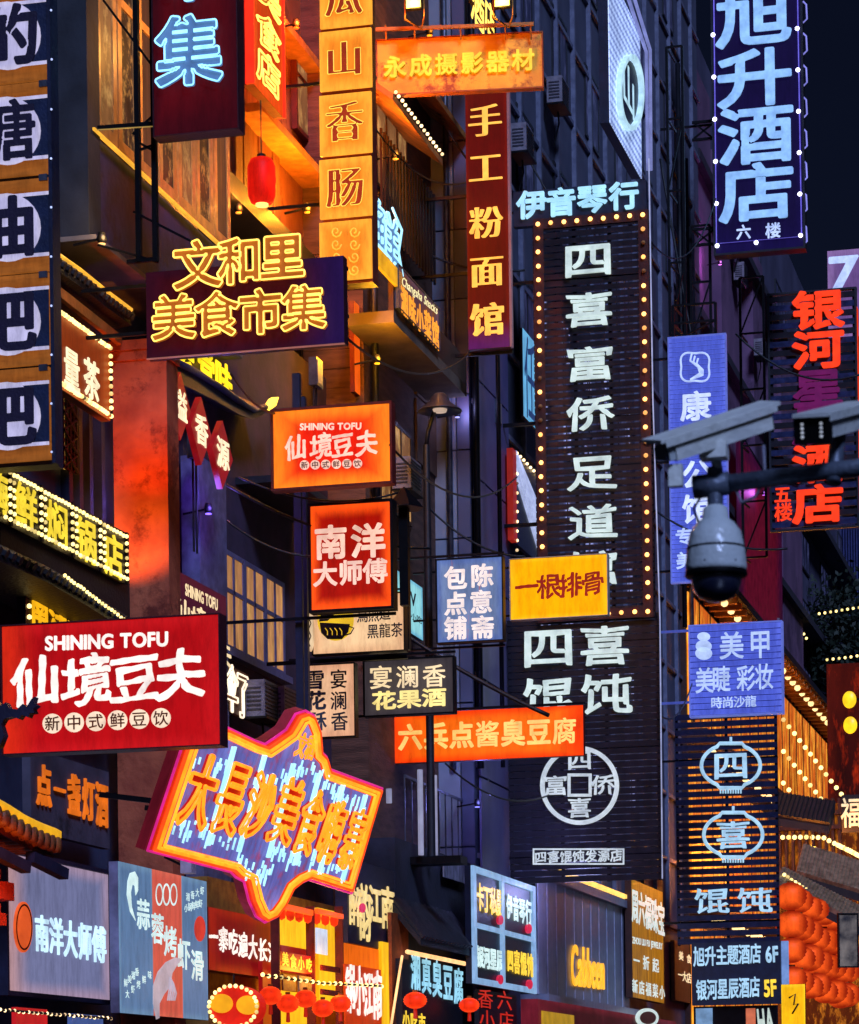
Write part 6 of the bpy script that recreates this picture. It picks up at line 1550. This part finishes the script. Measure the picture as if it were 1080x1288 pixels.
# steel frames and fire-escape bars on the dark facade between the slatted sign and the hotel sign
def scaffold(label, u0, u1, v0, v1, Y, step, name='steel_frame'):
    a, b = onY(u0, v0, Y), onY(u1, v1, Y); t = empty(name, (a.x, Y, b.z), label, 'steel frame')
    w, h = b.x - a.x, a.z - b.z; k = max(int(h / step), 2)
    for x in (0, w): MB().beam((x, 0, 0), (x, 0, h), .06).build('upright', BLACK, t)
    for i in range(k + 1):
        z = h * i / k; MB().beam((0, 0, z), (w, 0, z), .045).build('rung', BLACK, t); MB().beam((0, 0, z), (0, 1.2, z + .1), .04).build('tie', BLACK, t)
        if i < k and i % 2 == 0: MB().beam((0, 0, z), (w, 0, h * (i + 1) / k), .035).build('brace', BLACK, t)
    return t
scaffold('tall black steel frame right of the massage sign edge light', 838, 862, 60, 420, 64, 1.6)
scaffold('black braced frame holding the hotel sign from the left', 868, 894, 285, 425, 68.5, .9)
scaffold('black frame behind the left edge of the galaxy hotel sign', 930, 964, 350, 700, 71, 1.3)
scaffold('short black frame over the periwinkle sign', 846, 900, 385, 425, 62.3, .6)
scaffold('black frame between bun-shop light box and the slatted sign', 604, 640, 640, 900, 50.5, 1.0)
for k, (u, X, v0, v1, lb) in enumerate(((852, -10.9, 80, 780, 'dark drain pipe right of the massage sign'), (862, -10.9, 200, 900, 'second dark drain pipe right of the massage sign'), (468, -11.6, 180, 640, 'drain pipe on the brown house beside the balcony'))):
    p, q = onX(u, v0, X), onX(u, v1, X); tag(MB().tube([p, (p.x, p.y, q.z)], .06, 8).build('drain_pipe', STEEL if k == 1 else DARK, None, True, origin=(p.x, p.y, q.z)), lb, 'pipe')
s = Sign('neon_sign', 'glowing yellow wall characters between the two floodlights', 'neon sign', 'W', 588, -30, 624, 52, -10.6)
s.panel(P_BRN, .05); s.ch('酒', 600, 12, 18, 50, N_YEL, 'reg', t=.02, d=.01); s.ch('店', 616, 26, 15, 46, N_YEL, 'reg', t=.02, d=.01)
P = onX(735, 1120, -9.9); point('shopfront_fill', P, '#aab0ff', 60, .3)  # fill light without a fixture, added to brighten the metal shopfront
for i, (u, v, X, lb) in enumerate(((615, 120, -10.9, 'air conditioner high on the pale tower beside the noodle-shop sign'), (655, 180, -10.9, 'air conditioner on the tower above the music-shop board'), (700, 120, -10.9, 'air conditioner near the top of the tower face'), (510, 600, -11.5, 'air conditioner behind the pagoda-roofed lamp'))): ac(u, v, X, lb)
wire('cable from the hotel sign to the slatted sign', (onY(820, 640, 62), onY(990, 690, 62)), .025, .3)
wire('cable across the galaxy hotel sign frame', (onY(925, 420, 66), onY(1085, 470, 66)), .025, .5)
wire('long sagging cable in front of the tower face', (onY(640, 150, 52), onY(770, 330, 52)), .02, .4)
wire('cable above the violet windows', (onY(285, 655, 36), onY(390, 700, 36.5)), .015, .1)

# extra life in the shopfront and on the far galleries
for k, (u0, u1, v0, v1, mt) in enumerate(((398, 412, 1168, 1200, em('menu_white', '#c8dcf4', .9)), (356, 372, 1226, 1246, P_RED), (376, 392, 1228, 1248, em('menu_cream', '#ffe0a0', .9)), (404, 428, 1215, 1222, P_RED), (404, 428, 1245, 1252, P_RED))):
    wr(sf, 'hanging_menu', mt, u0, u1, v0, v1, -11.1 - .02 * k, .02)
for i in range(7):
    q = onX(354 + i * 11, 1148 + i * 1.5, -11.25); MB().lathe([(.001, -.1), (.05, -.07), (.065, 0), (.05, .07), (.001, .1)], 10, rel(sf, q)).build('small_lantern', LR, sf, True)
for u in (352, 396, 432):
    wr(sf, 'shop_post', P_RED, u - 1.5, u + 1.5, 1140, 1300, -11.2, .12)
for j in range(3):
    for i in range(24):
        y = 80 + i * .9; p = onY(985, 905 + j * 40, 82)
        link('bulb', bulb_mesh(.07, YBULB), rs, rel(rs, (p.x + i * .11, 82 + i * .35, p.z - i * .16)))
for j, v in enumerate((1022, 1040)):
    a, b = onY(975, v, 83.8), onY(1058, v + 2, 83.8); wbox(rs, 'hall_beam', P_BRN, a.x, b.x, 83.7, 83.95, a.z - .12, a.z)
for i in range(10):
    a = onY(978 + i * 8.4, 1030, 83.8); wbox(rs, 'hall_post', P_BRN, a.x, a.x + .08, 83.75, 83.98, a.z - 2.2, a.z + .6)
for i in range(16):
    q = onY(986 + i * 4.6, 1100 + i * 3.1, 71); link('bulb', bulb_mesh(.05, YBULB), rs, rel(rs, q))

# more clutter on the fronts: junction boxes, conduits, cables between signs
for k, (u, v, X, lb) in enumerate(((392, 470, -11.7, 'grey junction box on the brown house left of the orange blade'), (560, 820, -11.15, 'junction box on the pale tower under the bun-shop light box'), (240, 560, -12.0, 'junction box on the lilac pier'), (604, 300, -11.1, 'junction box on the pale tower beside the noodle-shop sign'), (620, 520, -11.1, 'junction box left of the pale-blue blade sign'))):
    p = onX(u, v, X); t = empty('junction_box', p, lb, 'junction box')
    MB().box(0, .12, -.16, .16, -.2, .2).build('case', STEEL, t); MB().box(.121, .13, -.13, .13, -.17, .17).build('door', MATS['ac_case'], t)
    for dy in (-.08, .05): MB().tube([(.05, dy, -.2), (.05, dy, -1.4)], .015, 6).build('conduit', DARK, t)
for u0, v0, Y0, u1, v1, Y1, sg_, lb in ((290, 470, 34, 345, 520, 36, .1, 'short cable from the food-market board to the small tofu sign'), (470, 160, 41, 585, 230, 46, .3, 'cable from the sausage column to the noodle-shop sign'),
    (430, 420, 33, 590, 445, 46, .4, 'cable from the food-market board towards the noodle-shop sign'), (490, 560, 36, 650, 600, 50, .5, 'cable from the small tofu sign to the bulb border'), 
    (815, 300, 52, 900, 250, 67, .8, 'cable from the massage sign to the hotel sign'), (830, 900, 50, 870, 860, 60, .3, 'cable between the wonton sign and the nail-salon sign'), (560, 960, 44, 690, 1000, 50, .3, 'cable below the stinky-tofu light box')):
    wire(lb, (onY(u0, v0, Y0), onY(u1, v1, Y1)), .016, sg_)

# denser night stalls at the foot of the picture
for k, (u, v, X, r_, lb) in enumerate(((340, 1252, -11.0, .15, 'red lantern beside the medallion lantern'), (362, 1262, -10.9, .15, 'second red lantern right of the medallion lantern'), (384, 1256, -10.9, .15, 'third red lantern right of the medallion lantern'), (406, 1268, -10.8, .15, 'red lantern under the yellow panel'), (428, 1262, -10.8, .15, 'red lantern left of the orange brush-character panel'))):
    q = onX(u, v, X); lantern(q.x, q.y, q.z, r_, lb, 'small red lanterns in front of the glowing shopfront', LR, squash=.8)
bulb_string('string of warm bulbs over the glowing shopfront', [onX(330, 1226, -10.9), onX(400, 1236, -10.8), onX(480, 1240, -10.7)], 22, YBULB, .03)
bulb_string('string of bulbs along the foot of the wall light boxes', [onX(0, 1270, -11.2), onX(140, 1281, -11.0)], 26, WBULB, .018)
point('shop_fill', onX(420, 1225, -10.9), '#ffa030', 45, .2); point('far_fill', onY(1030, 1120, 79), '#ff7a28', 350, .3)  # fill lights added to warm the shop walls and far galleries
for k, (u0, u1, v0, v1, mt, x) in enumerate(((434, 478, 1296, 1320, YF, -11.1), (355, 394, 1140, 1147, em('fascia_strip', '#ff5a18', 1.3), -11.15), (400, 432, 1146, 1152, em('fascia_strip', '', 1), -11.12), (20, 60, 1268, 1310, em('added_glow_red', '#c81c20', .8), -11.6), (90, 130, 1276, 1310, em('added_glow_blue', '#5470b8', .6), -11.6))):  # red and blue glow pieces added to brighten the dark foot
    wr(sf, 'light_panel', mt, u0, u1, v0, v1, x, .05)
s = Sign('shop_sign', 'small red sign with yellow strokes low between the lanterns and the navy board', 'sign', 'W', 352, 1196, 396, 1226, -11.25)
s.panel(em('low_red', '#b01410', .8), .05); s.row('美食小吃', 358, 1206, 388, 1214, 8, 18, L_YEL, 'bold', t=.02, d=.01)
# camera fittings
for k in range(6):
    a_ = k * pi / 3 + .3; MB().lathe([(.001, -.004), (.005, 0), (.001, .004)], 6, (.112 * cos(a_), .112 * sin(a_), -.06), 'y').build('screw', STEEL, dm)
MB().lathe([(.1085, .004), (.1105, 0), (.1085, -.004)], 32).build('seam', BLACK, dm, True)
MB().tube([rel(dm, cp(884, 620)), rel(dm, cp(872, 640)), rel(dm, cp(880, 662))], .005, 6).build('cable', WM, dm, True)
spill_lamp(250, 60, -11.3, '#ffb050', 90, 'added amber fill lamp for the bay frames, hidden behind the dark red night-market sign')  # unseen lamp added so the bay's window frames look golden
